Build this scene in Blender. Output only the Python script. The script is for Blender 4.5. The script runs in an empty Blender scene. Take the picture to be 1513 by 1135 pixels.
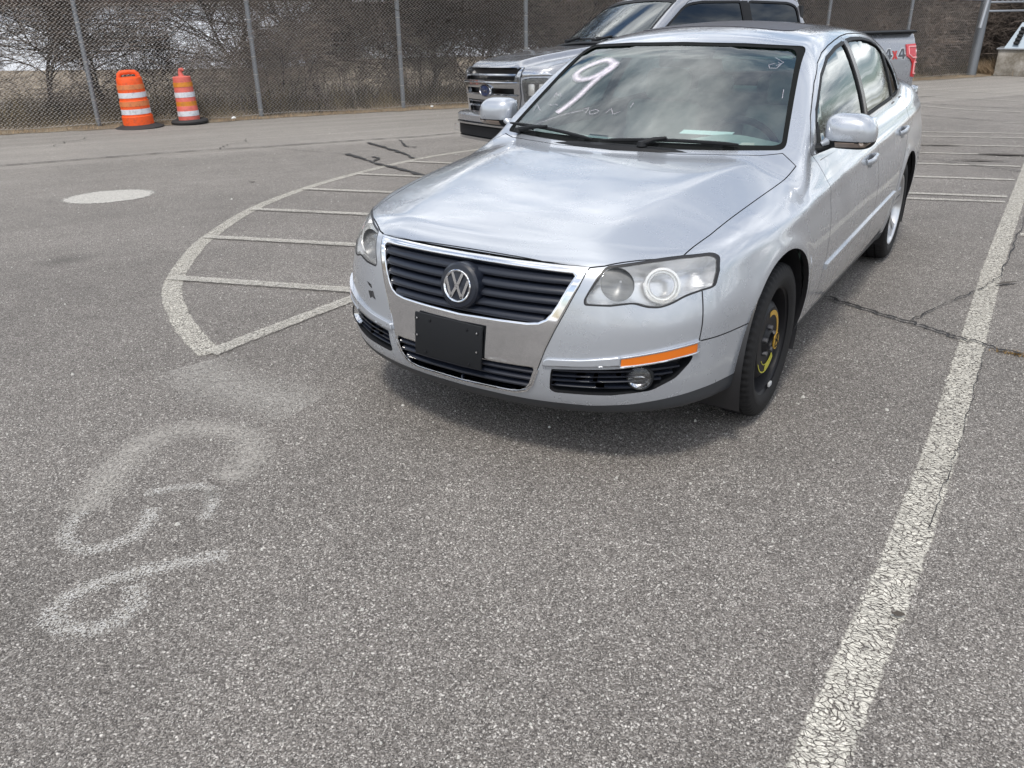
import bpy, bmesh, math, random
import numpy as np
from mathutils import Vector, Matrix, Euler
from mathutils.geometry import delaunay_2d_cdt
from mathutils.bvhtree import BVHTree
R = math.radians
sc = bpy.context.scene
# ------------------------------------------------------------------ camera
CAM_P = (1.6476, -3.1383, 1.5262); YAW, PIT, ROL, FPX = -0.57576, 0.42715, -0.014536, 1200.0
def cam_axes():
    cy, sy = math.cos(YAW), math.sin(YAW)
    f = Vector((sy*math.cos(PIT), cy*math.cos(PIT), -math.sin(PIT)))
    r = Vector((cy, -sy, 0)); u = r.cross(f)
    return (r*math.cos(ROL)+u*math.sin(ROL), u*math.cos(ROL)-r*math.sin(ROL), f)
r_, u_, f_ = cam_axes()
cd = bpy.data.cameras.new('camera'); cam = bpy.data.objects.new('camera', cd); sc.collection.objects.link(cam)
cam.matrix_world = Matrix(((r_.x, u_.x, -f_.x, CAM_P[0]), (r_.y, u_.y, -f_.y, CAM_P[1]), (r_.z, u_.z, -f_.z, CAM_P[2]), (0, 0, 0, 1)))
cd.sensor_width = 36; cd.lens = 36*FPX/1513.0; cd.clip_start = 0.05; cd.clip_end = 2000
sc.camera = cam
# ------------------------------------------------------------------ world: hazy sky with broken cloud
SUN_EL, SUN_AZ = R(61), R(168)      # azimuth clockwise from +Y
w = bpy.data.worlds.new('World'); sc.world = w; w.use_nodes = True
nt = w.node_tree; nt.nodes.clear()
def N(t, **k):
    n = nt.nodes.new(t)
    for a, b in k.items(): setattr(n, a, b)
    return n
L = lambda a, b: nt.links.new(a, b)
out = N('ShaderNodeOutputWorld'); bg = N('ShaderNodeBackground'); L(bg.outputs[0], out.inputs[0]); bg.inputs[1].default_value = 0.14
sky = N('ShaderNodeTexSky'); sky.sky_type = 'NISHITA'; sky.sun_disc = False
sky.sun_elevation = SUN_EL; sky.sun_rotation = SUN_AZ; sky.air_density = 1.2; sky.dust_density = 2.0
tc = N('ShaderNodeTexCoord'); sp = N('ShaderNodeSeparateXYZ'); L(tc.outputs['Generated'], sp.inputs[0])
def M(op, a, b=None, c=None, clamp=False):
    m = N('ShaderNodeMath', operation=op); m.use_clamp = clamp
    for i, v in enumerate((a, b, c)):
        if v is None: continue
        if isinstance(v, (int, float)): m.inputs[i].default_value = v
        else: L(v, m.inputs[i])
    return m.outputs[0]
zz = M('MAXIMUM', sp.outputs[2], 0.0); den = M('ADD', zz, 0.42)
cb = N('ShaderNodeCombineXYZ'); L(M('DIVIDE', sp.outputs[0], den), cb.inputs[0]); L(M('DIVIDE', sp.outputs[1], den), cb.inputs[1])
mp = N('ShaderNodeMapping'); mp.inputs['Rotation'].default_value = (0, 0, R(35)); mp.inputs['Scale'].default_value = (0.8, 1.7, 1)
L(cb.outputs[0], mp.inputs[0])
n1 = N('ShaderNodeTexNoise'); n1.inputs['Scale'].default_value = 2.6; n1.inputs['Detail'].default_value = 8; n1.inputs['Roughness'].default_value = 0.58; n1.inputs['Distortion'].default_value = 0.35
L(mp.outputs[0], n1.inputs['Vector'])
cr = N('ShaderNodeValToRGB'); cr.color_ramp.elements[0].position = 0.40; cr.color_ramp.elements[1].position = 0.58
L(n1.outputs[0], cr.inputs[0])
n2 = N('ShaderNodeTexNoise'); n2.inputs['Scale'].default_value = 3.8; n2.inputs['Detail'].default_value = 6; n2.inputs['Roughness'].default_value = 0.6
L(mp.outputs[0], n2.inputs['Vector'])
cc = N('ShaderNodeValToRGB'); cc.color_ramp.elements[0].position = 0.36; cc.color_ramp.elements[0].color = (2.9, 3.3, 3.9, 1)
cc.color_ramp.elements[1].position = 0.64; cc.color_ramp.elements[1].color = (16, 16, 16, 1)
L(n2.outputs[0], cc.inputs[0])
mx = N('ShaderNodeMixRGB'); L(cr.outputs[0], mx.inputs[0]); L(sky.outputs[0], mx.inputs[1]); L(cc.outputs[0], mx.inputs[2]); L(mx.outputs[0], bg.inputs[0])
sl = bpy.data.lights.new('sun', 'SUN'); sl.energy = 2.0; sl.angle = R(9); sl.color = (1, 0.945, 0.86)
so = bpy.data.objects.new('sun', sl); sc.collection.objects.link(so)
sd = Vector((math.sin(SUN_AZ)*math.cos(SUN_EL), math.cos(SUN_AZ)*math.cos(SUN_EL), math.sin(SUN_EL)))
so.rotation_euler = sd.to_track_quat('Z', 'Y').to_euler()
sc.view_settings.view_transform = 'Standard'; sc.view_settings.look = 'None'; sc.view_settings.gamma = 1.0
sc.view_settings.exposure = 0.28
sc.cycles.use_denoising = True
# ------------------------------------------------------------------ helpers
def link(name, me, parent=None, mats=(), smooth=None):
    o = bpy.data.objects.new(name, me); sc.collection.objects.link(o)
    for m in mats: me.materials.append(m)
    if parent is not None: o.parent = parent
    if smooth is not None: me.shade_smooth() if smooth is True else me.set_sharp_from_angle(angle=R(smooth)) if False else None
    return o
def empty(name, label, cat, loc=(0, 0, 0), rz=0, group=None):
    o = bpy.data.objects.new(name, None); sc.collection.objects.link(o); o.location = loc; o.rotation_euler = (0, 0, rz)
    o.empty_display_size = .2; o['label'] = label; o['category'] = cat
    if group: o['group'] = group
    return o
def tag(o, label=None, cat=None, group=None, kind=None):
    for k, v in (('label', label), ('category', cat), ('group', group), ('kind', kind)):
        if v: o[k] = v
    return o
def interp(xs, ys):
    """smooth (Catmull-Rom / PCHIP like) interpolation through knots"""
    xs = np.array(xs, float); ys = np.array(ys, float); h = np.diff(xs); d = np.diff(ys)/h
    m = np.zeros(len(xs)); m[0] = d[0]; m[-1] = d[-1]
    for i in range(1, len(xs)-1):
        m[i] = (d[i-1]*h[i]+d[i]*h[i-1])/(h[i-1]+h[i])
    def f(x):
        x = np.clip(np.asarray(x, float), xs[0], xs[-1]); i = np.clip(np.searchsorted(xs, x)-1, 0, len(h)-1)
        t = (x-xs[i])/h[i]; hh = h[i]
        return ((2*t**3-3*t**2+1)*ys[i]+(t**3-2*t**2+t)*hh*m[i]+(-2*t**3+3*t**2)*ys[i+1]+(t**3-t**2)*hh*m[i+1])
    return f
def smax(a, b, r): h = np.maximum(r-np.abs(a-b), 0); return np.maximum(a, b)+h*h/(4*r)
def smin(a, b, r): return -smax(-a, -b, r)
def sstep(a, b, x): t = np.clip((x-a)/(b-a), 0, 1); return t*t*(3-2*t)
def surface_nets(F, lo, hi, h, project=3):
    ax = [np.arange(lo[k], hi[k]+h, h) for k in range(3)]
    X, Y, Z = np.meshgrid(*ax, indexing='ij'); V = F(X, Y, Z); ins = V < 0
    c = np.zeros([s-1 for s in ins.shape], int)
    for dx in (0, 1):
        for dy in (0, 1):
            for dz in (0, 1): c += ins[dx:dx+c.shape[0], dy:dy+c.shape[1], dz:dz+c.shape[2]]
    act = (c > 0) & (c < 8); idx = -np.ones(c.shape, int); ii = np.argwhere(act); idx[act] = np.arange(len(ii))
    P = np.stack([ax[k][ii[:, k]]+h/2 for k in range(3)], 1)
    for _ in range(project+3):
        g = grad(F, P); v = F(P[:, 0], P[:, 1], P[:, 2]); st = (-v/np.maximum((g*g).sum(1), 1e-9))[:, None]*g
        n = np.linalg.norm(st, axis=1)[:, None]; P = P+st*np.minimum(1, h/np.maximum(n, 1e-12))
    Q = []
    for a in range(3):
        b, cx = (a+1) % 3, (a+2) % 3
        s0 = [slice(None)]*3; s1 = [slice(None)]*3; s0[a] = slice(0, -1); s1[a] = slice(1, None)
        e = ins[tuple(s0)] != ins[tuple(s1)]; E = np.argwhere(e)
        E = E[(E[:, b] > 0) & (E[:, cx] > 0) & (E[:, b] < c.shape[b]) & (E[:, cx] < c.shape[cx])]
        fl = ins[tuple(E.T)]
        def at(db, dc):
            q = E.copy(); q[:, b] += db; q[:, cx] += dc; return idx[tuple(q.T)]
        q = np.stack([at(-1, -1), at(0, -1), at(0, 0), at(-1, 0)], 1); q[~fl] = q[~fl][:, ::-1]; Q.append(q)
    return P, np.concatenate(Q)
def grad(F, P, e=1e-4):
    x, y, z = P[:, 0], P[:, 1], P[:, 2]
    return np.stack([(F(x+e, y, z)-F(x-e, y, z)), (F(x, y+e, z)-F(x, y-e, z)), (F(x, y, z+e)-F(x, y, z-e))], 1)/(2*e)
def nrm(v): return v/np.maximum(np.linalg.norm(v, axis=-1, keepdims=True), 1e-12)
# ------------------------------------------------------------------ sedan body surface  (car axes = world axes; nose at -y)
c_P = interp([.10, .16, .20, .26, .35, .50, .60, .70, .76, .82, .90, 1.1], [-.78, -.83, -.868, -.920, -.950, -.945, -.930, -.905, -.880, -.82, -.70, -.4])
c_yf = interp([0, .2, .4, .55, .65, .72, .78, .83, .88, 1.0], [0, .012, .05, .105, .165, .225, .30, .39, .55, 1.1])
c_X = interp([.08, .15, .22, .30, .40, .50, .60, .70, .78, .84, .90, .95, 1.0, 1.1], [.78, .825, .855, .878, .896, .906, .910, .904, .888, .870, .846, .824, .79, .70])
c_W = interp([-.95, -.6, -.3, 0, .5, 1.5, 2.6, 3.2, 3.6, 3.85], [.955, .972, .990, .998, 1, 1, 1, .985, .95, .90])
c_Hc = interp([-1, -.92, -.86, -.78, -.6, -.3, 0, .3, .5, .8, 2.5, 3.2, 3.4, 3.6, 3.75, 3.85], [.70, .742, .772, .800, .842, .893, .932, .965, .983, 1.0, 1.02, 1.09, 1.10, 1.09, 1.075, 1.05])
c_He = interp([-1, -.8, -.6, -.3, 0, .3, .6, 1.0, 1.5, 2.3, 3.0, 3.4, 3.7, 3.85], [.68, .725, .765, .82, .858, .89, .92, .94, .957, .98, 1.005, 1.03, 1.03, 1.0])
c_Pr = interp([.1, .2, .35, .5, .7, .9, 1.0, 1.08, 1.2], [3.55, 3.70, 3.80, 3.82, 3.80, 3.785, 3.775, 3.75, 3.70])
c_yr = interp([0, .5, .7, .8, .88, 1.0], [0, .05, .12, .20, .4, .9])
c_zc = interp([-.4, 0, .8, 2.0, 3.0, 3.7], [.78, .80, .835, .875, .905, .92])
c_Zr = interp([.7, .9, 1.1, 1.3, 1.6, 1.9, 2.3, 2.7, 2.95, 3.2, 3.5], [1.33, 1.38, 1.42, 1.448, 1.468, 1.473, 1.465, 1.438, 1.405, 1.35, 1.27])
c_Gi = interp([.2, .5, .9, 1.3, 2.0, 2.6, 3.0, 3.4, 3.7], [.01, .004, -.004, -.006, 0, .014, .042, .10, .16])
AX0, AX1, RA = -0.055, 2.709, 0.385
def F_low(x, y, z):
    a = np.sqrt(x*x+1e-5)
    X = c_X(z)*c_W(y)-.045*sstep(.25, -.55, y)*sstep(.56, .80, z)
    zc = c_zc(y); s = z-zc
    X = X+.009*np.exp(-(np.where(s > 0, s/.018, s/.045))**2)*sstep(-.35, .1, y)
    for ay in (AX0, AX1):
        r = np.sqrt((y-ay)**2+(z-.315)**2); X = X+.010*np.exp(-((r-RA-.012)/.040)**2)
        X = X-.0*r
    side = a-X
    front = (c_P(z)+c_yf(a+.03*sstep(.55, .78, z)*sstep(.4, .7, a))-y)*.9
    rear = (y-c_Pr(z)+c_yr(a))*.9
    t = a/.80; tc = .52+.22*sstep(-.8, .5, y)
    g = .16*t*t+(.84/(1-tc))*(.5*((t-tc)+np.sqrt((t-tc)**2+.004)))
    H = c_Hc(y)+(c_He(y)-c_Hc(y))*g
    top = (z-H)*.97
    ends = smax(front, rear, .02)
    f = smax(side, ends, .10)
    f = smax(f, top, .075)
    zb = .20+(.014+.045*(a/.8)**2)*sstep(.2, -.3, y)
    f = smax(f, zb-z, .03)
    return f
def F_gh(x, y, z):
    a = np.sqrt(x*x+1e-5)
    yw = y-.285-.17*(a/.72)**2
    ws = ((z-.975)-.585*yw+.05*(yw-.38)**2)*.85
    q = z-.95
    X = .795-.26*q-.46*q*np.abs(q)-c_Gi(y)
    side = (a-X)*.9
    roof = z-c_Zr(y)+.052*(a/.55)**2
    yr_ = y-3.52+.10*(a/.6)**2
    rg = ((z-1.085)+.50*yr_-.06*(yr_+.3)**2)*.88
    f = smax(roof, rg, .10)
    f = smax(f, side, .07)
    f = smax(ws, f, .045)
    f = smax(f, y-3.66, .06)
    return smax(f, .85-z, .02)
def FB(x, y, z):
    return smin(F_low(x, y, z), F_gh(x, y, z), 0.035+.03*(1-sstep(.45, 1.0, y))*sstep(.55, .75, np.abs(x)))
def sd_at(F, P):
    g = grad(F, P); return F(P[:, 0], P[:, 1], P[:, 2])/np.linalg.norm(g, axis=1)
# ------------------------------------------------------------------ mesh tools
def mk(P, Q, name='m'):
    me = bpy.data.meshes.new(name); me.from_pydata([tuple(map(float, p)) for p in P], [], [tuple(map(int, q)) for q in Q]); me.update(); return me
def shell(F, lo, hi, h, t, a0=.45):
    for a in (a0,):
        P, Q = surface_nets(F, tuple(v+a*h*(.3+.7*(i == 0)) for i, v in enumerate(lo)), hi, h)
        E_ = np.sort(np.concatenate([Q[:, [i, (i+1) % 4]] for i in range(4)]), 1); u_, c_ = np.unique(E_[:, 0]*len(P)+E_[:, 1], return_counts=True)
        print('net', a, len(P), (c_ != 2).sum())
        if (c_ == 2).all(): break
    n = nrm(grad(F, P)); k = len(P)
    return mk(np.concatenate([P, P-n*t]), np.concatenate([Q, Q[:, ::-1]+k]))
def boolean(me, cut, op='DIFFERENCE'):
    for c in (cut if isinstance(cut, (list, tuple)) else [cut]):
        a = bpy.data.objects.new('a', me); b = bpy.data.objects.new('b', c)
        sc.collection.objects.link(a); sc.collection.objects.link(b)
        m = a.modifiers.new('x', 'BOOLEAN'); m.operation = op; m.solver = 'MANIFOLD'; m.object = b
        dg = bpy.context.evaluated_depsgraph_get(); out_ = bpy.data.meshes.new_from_object(a.evaluated_get(dg))
        bpy.data.objects.remove(a); bpy.data.objects.remove(b); me = out_
    return me
def area2(p): return sum(p[i-1][0]*p[i][1]-p[i][0]*p[i-1][1] for i in range(len(p)))
def offs(poly, d):
    if area2(poly) < 0: poly = poly[::-1]
    n = len(poly); r = []
    for i in range(n):
        a, b, c = Vector(poly[i-1]), Vector(poly[i]), Vector(poly[(i+1) % n])
        e1, e2 = (b-a).normalized(), (c-b).normalized(); n1, n2 = Vector((e1.y, -e1.x)), Vector((e2.y, -e2.x))
        m = (n1+n2); m = m/max(m.length_squared/2, .35); r.append(tuple(b+m*d))
    return r
def roundp(poly, rad, n=5):
    out_ = []; k = len(poly)
    for i in range(k):
        a, b, c = Vector(poly[i-1]), Vector(poly[i]), Vector(poly[(i+1) % k])
        r = rad[i] if isinstance(rad, (list, tuple)) else rad
        d1, d2 = (a-b), (c-b); t = min(r, d1.length*.45, d2.length*.45)
        if r <= 0 or d1.normalized().dot(d2.normalized()) < -.97: out_.append(tuple(b)); continue
        p, q = b+d1.normalized()*t, b+d2.normalized()*t
        for j in range(n+1):
            s = j/n; out_.append(tuple(p*(1-s)**2+b*2*s*(1-s)+q*s*s))
    return out_
def mirp(poly): return [(-x, z) for x, z in poly][::-1]
def symp(half):
    """half outline from +x centre line to +x centre line -> closed symmetric polygon"""
    return list(half)+[(-x, z) for x, z in half[::-1] if abs(x) > 1e-6]
def prism(poly, axis, lo, hi):
    if area2(poly) < 0: poly = poly[::-1]
    k = len(poly); mkp = {'x': lambda a, b, t: (t, a, b), 'y': lambda a, b, t: (a, t, b), 'z': lambda a, b, t: (a, b, t)}[axis]
    P = [mkp(a, b, lo) for a, b in poly]+[mkp(a, b, hi) for a, b in poly]
    Q = [tuple(range(k))[::-1], tuple(range(k, 2*k))]+[(i, (i+1) % k, k+(i+1) % k, k+i) for i in range(k)]
    if axis == 'y': Q = [q[::-1] for q in Q]
    return mk(P, Q)
def finish(name, me, F, mats, parent, tol=.005, T=None):
    """paint where the face lies on the outer surface, dark trim elsewhere; exact smooth normals from F"""
    nf = len(me.polygons); C = np.zeros(nf*3); Nn = np.zeros(nf*3); me.polygons.foreach_get('center', C); me.polygons.foreach_get('normal', Nn)
    C = C.reshape(-1, 3); Nn = Nn.reshape(-1, 3); g = grad(F, C); gn = nrm(g); s = F(C[:, 0], C[:, 1], C[:, 2])/np.linalg.norm(g, axis=1)
    onb = (np.abs(s) < tol) & ((gn*Nn).sum(1) > .6)
    V = np.zeros(len(me.vertices)*3); me.vertices.foreach_get('co', V); V = V.reshape(-1, 3); vn = nrm(grad(F, V))
    me.materials.clear()
    for m in mats: me.materials.append(m)
    me.polygons.foreach_set('material_index', np.where(onb, 0, 1).astype(np.int32))
    li = np.zeros(len(me.loops), np.int32); me.loops.foreach_get('vertex_index', li)
    tot = np.zeros(nf, np.int32); me.polygons.foreach_get('loop_total', tot); fl = np.repeat(np.arange(nf), tot)
    ln = np.where(onb[fl][:, None], vn[li], Nn[fl])
    me.shade_smooth(); me.normals_split_custom_set(ln.tolist())
    return link(name, me, parent)
def solve(F, A, B, axis, t0, t1, n=160):
    """first surface hit going from t0 to t1 along axis"""
    A = np.asarray(A, float); B = np.asarray(B, float)
    f = {'x': lambda t: F(t, A, B), 'y': lambda t: F(A, t, B), 'z': lambda t: F(A, B, t)}[axis]
    lo = np.full(A.shape, t0, float); hi = np.full(A.shape, t1, float); found = np.zeros(A.shape, bool); prev = np.full(A.shape, t0, float)
    for k in range(1, n+1):
        t = np.full(A.shape, t0+(t1-t0)*k/n); new = (f(t) < 0) & ~found
        lo[new] = prev[new]; hi[new] = t[new]; found |= new; prev = t
    for _ in range(22):
        m = (lo+hi)/2; ins = f(m) < 0; hi = np.where(ins, m, hi); lo = np.where(ins, lo, m)
    r = lo
    return np.stack({'x': (r, A, B), 'y': (A, r, B), 'z': (A, B, r)}[axis], -1)
def inpoly(pt, poly):
    x, y = pt[:, 0], pt[:, 1]; c = np.zeros(len(pt), bool); p = np.array(poly)
    for i in range(len(p)):
        x1, y1 = p[i-1]; x2, y2 = p[i]
        k = ((y1 > y) != (y2 > y)) & (x < (x2-x1)*(y-y1)/((y2-y1) if y2 != y1 else 1e-12)+x1); c ^= k
    return c
def tess(poly, holes=(), res=.02, extra=()):
    """2D constrained triangulation with interior grid points"""
    def dens(p):
        o = []
        for i in range(len(p)):
            a, b = np.array(p[i]), np.array(p[(i+1) % len(p)]); k = max(1, int(np.ceil(np.linalg.norm(b-a)/res)))
            o += [tuple(a+(b-a)*j/k) for j in range(k)]
        return o
    loops = [dens(poly)]+[dens(h) for h in list(holes)+list(extra)]; V = []; E = []
    for l in loops:
        s = len(V); V += l; E += [(s+i, s+(i+1) % len(l)) for i in range(len(l))]
    a = np.array(poly); gx = np.arange(a[:, 0].min(), a[:, 0].max(), res); gy = np.arange(a[:, 1].min(), a[:, 1].max(), res)
    G = np.array([(x+(j % 2)*res/2, y) for j, y in enumerate(gy) for x in gx])
    if len(G):
        k = inpoly(G, poly)
        for h in holes: k &= ~inpoly(G, h)
        G = G[k]; B = np.array(V)
        if len(G):
            d = np.min(np.linalg.norm(G[:, None]-B[None], axis=2), axis=1); G = G[d > .45*res]; V += [tuple(g) for g in G]
    vs, es, fs, *_ = delaunay_2d_cdt([Vector(v) for v in V], E, [], 0, 1e-7)
    vs = np.array([tuple(v) for v in vs]); fs = np.array([tuple(f) for f in fs]); c = vs[fs].mean(1); k = inpoly(c, poly)
    for h in holes: k &= ~inpoly(c, h)
    return vs, fs[k]
def patch(F, poly, axis, off, th, holes=(), res=.02, t0=None, t1=None, pil=0., bev=0.):
    """plate of thickness th lying off above surface F, outline given in projection along axis"""
    if t0 is None: t0, t1 = {'y': (-1.3, 0.9), 'x': (1.2, .2), 'z': (1.7, .5)}[axis]
    ex = ([offs(poly, -bev)]+[offs(h, bev) for h in holes]) if bev else ()
    vs, fs = tess(poly, holes, res, ex); S = solve(F, vs[:, 0], vs[:, 1], axis, t0, t1); n = nrm(grad(F, S))
    top = S+n*off; bot = S+n*(off-th); k = len(vs); e = {}
    a, b, c = top[fs[:, 0]], top[fs[:, 1]], top[fs[:, 2]]
    flip = (np.cross(b-a, c-a)*n[fs[:, 0]]).sum(1) < 0; fs = np.where(flip[:, None], fs[:, ::-1], fs)
    for f in fs:
        for i in range(3): e[(f[i], f[(i+1) % 3])] = 1
    Q = [tuple(f) for f in fs]+[tuple(k+np.array(f[::-1])) for f in fs]
    nt_ = len(fs)
    for (i, j) in e:
        if (j, i) not in e: Q.append((j, i, k+i, k+j))
    me = mk(np.concatenate([top, bot]), Q); me.shade_smooth()
    nn = n.copy()
    if pil:                      # rounded rim: lean the rim normals outwards
        acc = np.zeros_like(n)
        for (i, j) in e:
            if (j, i) not in e: q = nrm(np.cross(top[j]-top[i], n[i])); acc[i] += q; acc[j] += q
        nn = nrm(n+nrm(acc)*pil*(np.linalg.norm(acc, axis=1)[:, None] > .1))
    N_ = np.concatenate([nn, -n]); ln = []
    for p in me.polygons:
        for l in p.vertices: ln.append(tuple(N_[l]) if p.index < 2*nt_ else tuple(p.normal))
    me.normals_split_custom_set(ln); return me
def bm_new(): return bmesh.new()
def box(bm, c, s, rot=None, bev=0, seg=2):
    r = bmesh.ops.create_cube(bm, size=1); vs = r['verts']
    bmesh.ops.scale(bm, vec=s, verts=vs)
    if bev:
        es = list({e for v in vs for e in v.link_edges}); q = bmesh.ops.bevel(bm, geom=es, offset=bev, segments=seg, affect='EDGES', profile=.5); vs = list({v for f in q['faces'] for v in f.verts}|{v for v in vs if v.is_valid})
    M_ = Matrix.Translation(c) @ (rot.to_matrix().to_4x4() if rot is not None else Matrix())
    bmesh.ops.transform(bm, matrix=M_, verts=vs); return vs
def tube(bm, pts, rad, seg=8, cap=True, flat=1.0, up=None):
    pts = [Vector(p) for p in pts]; n = len(pts); rings = []
    rad = rad if isinstance(rad, (list, tuple)) else [rad]*n; ref = None
    for i, p in enumerate(pts):
        t = (pts[min(i+1, n-1)]-pts[max(i-1, 0)]).normalized()
        if ref is None: ref = Vector(up) if up else (Vector((0, 0, 1)) if abs(t.z) < .9 else Vector((1, 0, 0)))
        a = (ref-t*ref.dot(t)).normalized(); b = t.cross(a); ref = a
        rings.append([bm.verts.new(p+a*math.cos(k*2*math.pi/seg)*rad[i]*flat+b*math.sin(k*2*math.pi/seg)*rad[i]) for k in range(seg)])
    for i in range(n-1):
        for k in range(seg): bm.faces.new((rings[i][k], rings[i][(k+1) % seg], rings[i+1][(k+1) % seg], rings[i+1][k]))
    if cap: bm.faces.new(rings[0][::-1]); bm.faces.new(rings[-1])
def lathe(bm, prof, seg=48, axis='z', c=(0, 0, 0), closed=False, mod=None):
    """profile of (radius, height) revolved; axis x: height runs along x"""
    rings = []
    for j, (r, h) in enumerate(prof):
        ring = []
        for k in range(seg):
            a = 2*math.pi*k/seg; rr = r if mod is None else mod(j, k, r)
            x, y = rr*math.cos(a), rr*math.sin(a)
            p = (x, y, h) if axis == 'z' else ((h, x, y) if axis == 'x' else (y, h, x))
            ring.append(bm.verts.new(Vector(p)+Vector(c)))
        rings.append(ring)
    n = len(rings)
    for i in range(n if closed else n-1):
        A, B = rings[i], rings[(i+1) % n]
        for k in range(seg): bm.faces.new((A[k], A[(k+1) % seg], B[(k+1) % seg], B[k]))
    return rings
def bobj(name, bm, parent, mats, smooth=35):
    if not isinstance(mats, (list, tuple)): mats = [mats]
    bmesh.ops.recalc_face_normals(bm, faces=bm.faces)
    me = bpy.data.meshes.new(name); bm.to_mesh(me); bm.free(); o = link(name, me, parent, mats)
    if smooth: me.shade_smooth(); me.set_sharp_from_angle(angle=R(smooth))
    return o
# ------------------------------------------------------------------ materials
def mat(name, col, rough=.5, metal=0., coat=0., spec=.5, **k):
    m = bpy.data.materials.new(name); m.use_nodes = True; b = m.node_tree.nodes['Principled BSDF']
    b.inputs['Base Color'].default_value = (*col, 1); b.inputs['Roughness'].default_value = rough; b.inputs['Metallic'].default_value = metal
    b.inputs['Coat Weight'].default_value = coat; b.inputs['Coat Roughness'].default_value = .03; b.inputs['Specular IOR Level'].default_value = spec
    for a, v in k.items(): b.inputs[a].default_value = v
    return m
class NB:
    """tiny node builder"""
    def __init__(s, m): s.t = m.node_tree; s.b = s.t.nodes.get('Principled BSDF'); s.o = s.t.nodes.get('Material Output')
    def n(s, ty, ins=None, **k):
        x = s.t.nodes.new(ty)
        for a, v in k.items(): setattr(x, a, v)
        for a, v in (ins or {}).items():
            if hasattr(v, 'is_output') or isinstance(v, bpy.types.NodeSocket): s.t.links.new(v, x.inputs[a])
            else: x.inputs[a].default_value = v
        return x
    def l(s, a, b): s.t.links.new(a, b)
    def math(s, op, *v, clamp=False):
        x = s.t.nodes.new('ShaderNodeMath'); x.operation = op; x.use_clamp = clamp
        for i, q in enumerate(v):
            if isinstance(q, (int, float)): x.inputs[i].default_value = q
            else: s.l(q, x.inputs[i])
        return x.outputs[0]
    def ramp(s, f, stops, interp='LINEAR'):
        x = s.t.nodes.new('ShaderNodeValToRGB'); x.color_ramp.interpolation = interp; e = x.color_ramp.elements
        while len(e) < len(stops): e.new(0.5)
        for i, (p, c) in enumerate(stops): e[i].position = p; e[i].color = (*c, 1) if isinstance(c, tuple) else (c, c, c, 1)
        s.l(f, x.inputs[0]); return x.outputs[0]
    def mix(s, f, a, b, ty='MIX'):
        x = s.t.nodes.new('ShaderNodeMixRGB'); x.blend_type = ty
        for i, q in enumerate((f, a, b)):
            if isinstance(q, (int, float)): x.inputs[i].default_value = q
            elif isinstance(q, tuple): x.inputs[i].default_value = (*q, 1)
            else: s.l(q, x.inputs[i])
        return x.outputs[0]
def glass(name, tint, ior=1.5, haze=0., hazecol=(.6, .6, .6), refl=1.0):
    m = bpy.data.materials.new(name); m.use_nodes = True; m.node_tree.nodes.clear(); B = NB(m); o = B.n('ShaderNodeOutputMaterial')
    tr = B.n('ShaderNodeBsdfTransparent', {'Color': (*tint, 1)}); gl = B.n('ShaderNodeBsdfGlossy', {'Roughness': .01, 'Color': (refl*.96, refl, refl, 1)})
    fr = B.n('ShaderNodeFresnel', {'IOR': ior}); base = tr.outputs[0]
    if haze:
        df = B.n('ShaderNodeBsdfDiffuse', {'Color': (*hazecol, 1)}); nz = B.n('ShaderNodeTexNoise', {'Scale': 9., 'Detail': 5.})
        f = B.math('MULTIPLY', B.ramp(nz.outputs[0], [(.3, .5), (.7, 1.)]), haze)
        base = B.n('ShaderNodeMixShader', {0: f, 1: tr.outputs[0], 2: df.outputs[0]}).outputs[0]
    gm_ = B.n('ShaderNodeNewGeometry'); fb_ = B.math('MULTIPLY', fr.outputs[0], B.math('SUBTRACT', 1., gm_.outputs['Backfacing']))
    mx_ = B.n('ShaderNodeMixShader', {0: fb_, 1: base, 2: gl.outputs[0]}); B.l(mx_.outputs[0], o.inputs[0]); return m
def carpaint(name, col):
    m = mat(name, col, rough=.33, metal=.55, coat=1.); B = NB(m)
    tcn = B.n('ShaderNodeTexCoord'); nz = B.n('ShaderNodeTexNoise', {'Vector': tcn.outputs['Object'], 'Scale': 3.0, 'Detail': 6., 'Roughness': .65})
    d = B.ramp(nz.outputs[0], [(.35, .25), (.7, .31)]); B.l(d, B.b.inputs['Roughness'])
    n2_ = B.n('ShaderNodeTexNoise', {'Vector': tcn.outputs['Object'], 'Scale': 7.0, 'Detail': 8., 'Roughness': .7})
    cr_ = B.ramp(n2_.outputs[0], [(.35, .015), (.75, .06)]); B.l(cr_, B.b.inputs['Coat Roughness'])
    return m
PAINT = carpaint('silver_paint', (.41, .435, .475))
PAINT2 = carpaint('pickup_silver_paint', (.29, .30, .325))
CHROME2 = mat('pickup_chrome', (.50, .51, .53), .11, 1.)
DARK = mat('dark_trim', (.012, .012, .014), .45)
BLK = mat('black_plastic', (.011, .012, .014), .6, spec=.22)
GRILLE = mat('grille_plastic', (.010, .013, .022), .36, coat=.2, spec=.4)
LIPM = mat('lip_plastic', (.03, .033, .038), .5)
INNER = mat('cabin_grey', (.30, .31, .30), .8)
CHROME = mat('chrome', (.75, .76, .78), .06, 1.)
SATIN = mat('satin_trim', (.62, .64, .68), .22, .9)
RUB = mat('tyre_rubber', (.012, .012, .013), .7, spec=.25)
STEEL = mat('black_steel', (.006, .006, .008), .5, spec=.3)
ALLOY = mat('alloy', (.55, .56, .58), .28, .85)
GLW = glass('windscreen_glass', (.76, .86, .84), 2.2)
FRIT = mat('glass_frit', (.008, .009, .009), .7, spec=.08)
GLS = glass('side_glass', (.35, .43, .42), 2.4)
GLD = glass('tinted_glass', (.05, .06, .06), 1.75)
LENS = glass('lamp_lens', (.98, .98, .98), 1.5, .09, (.95, .96, .96))
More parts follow.
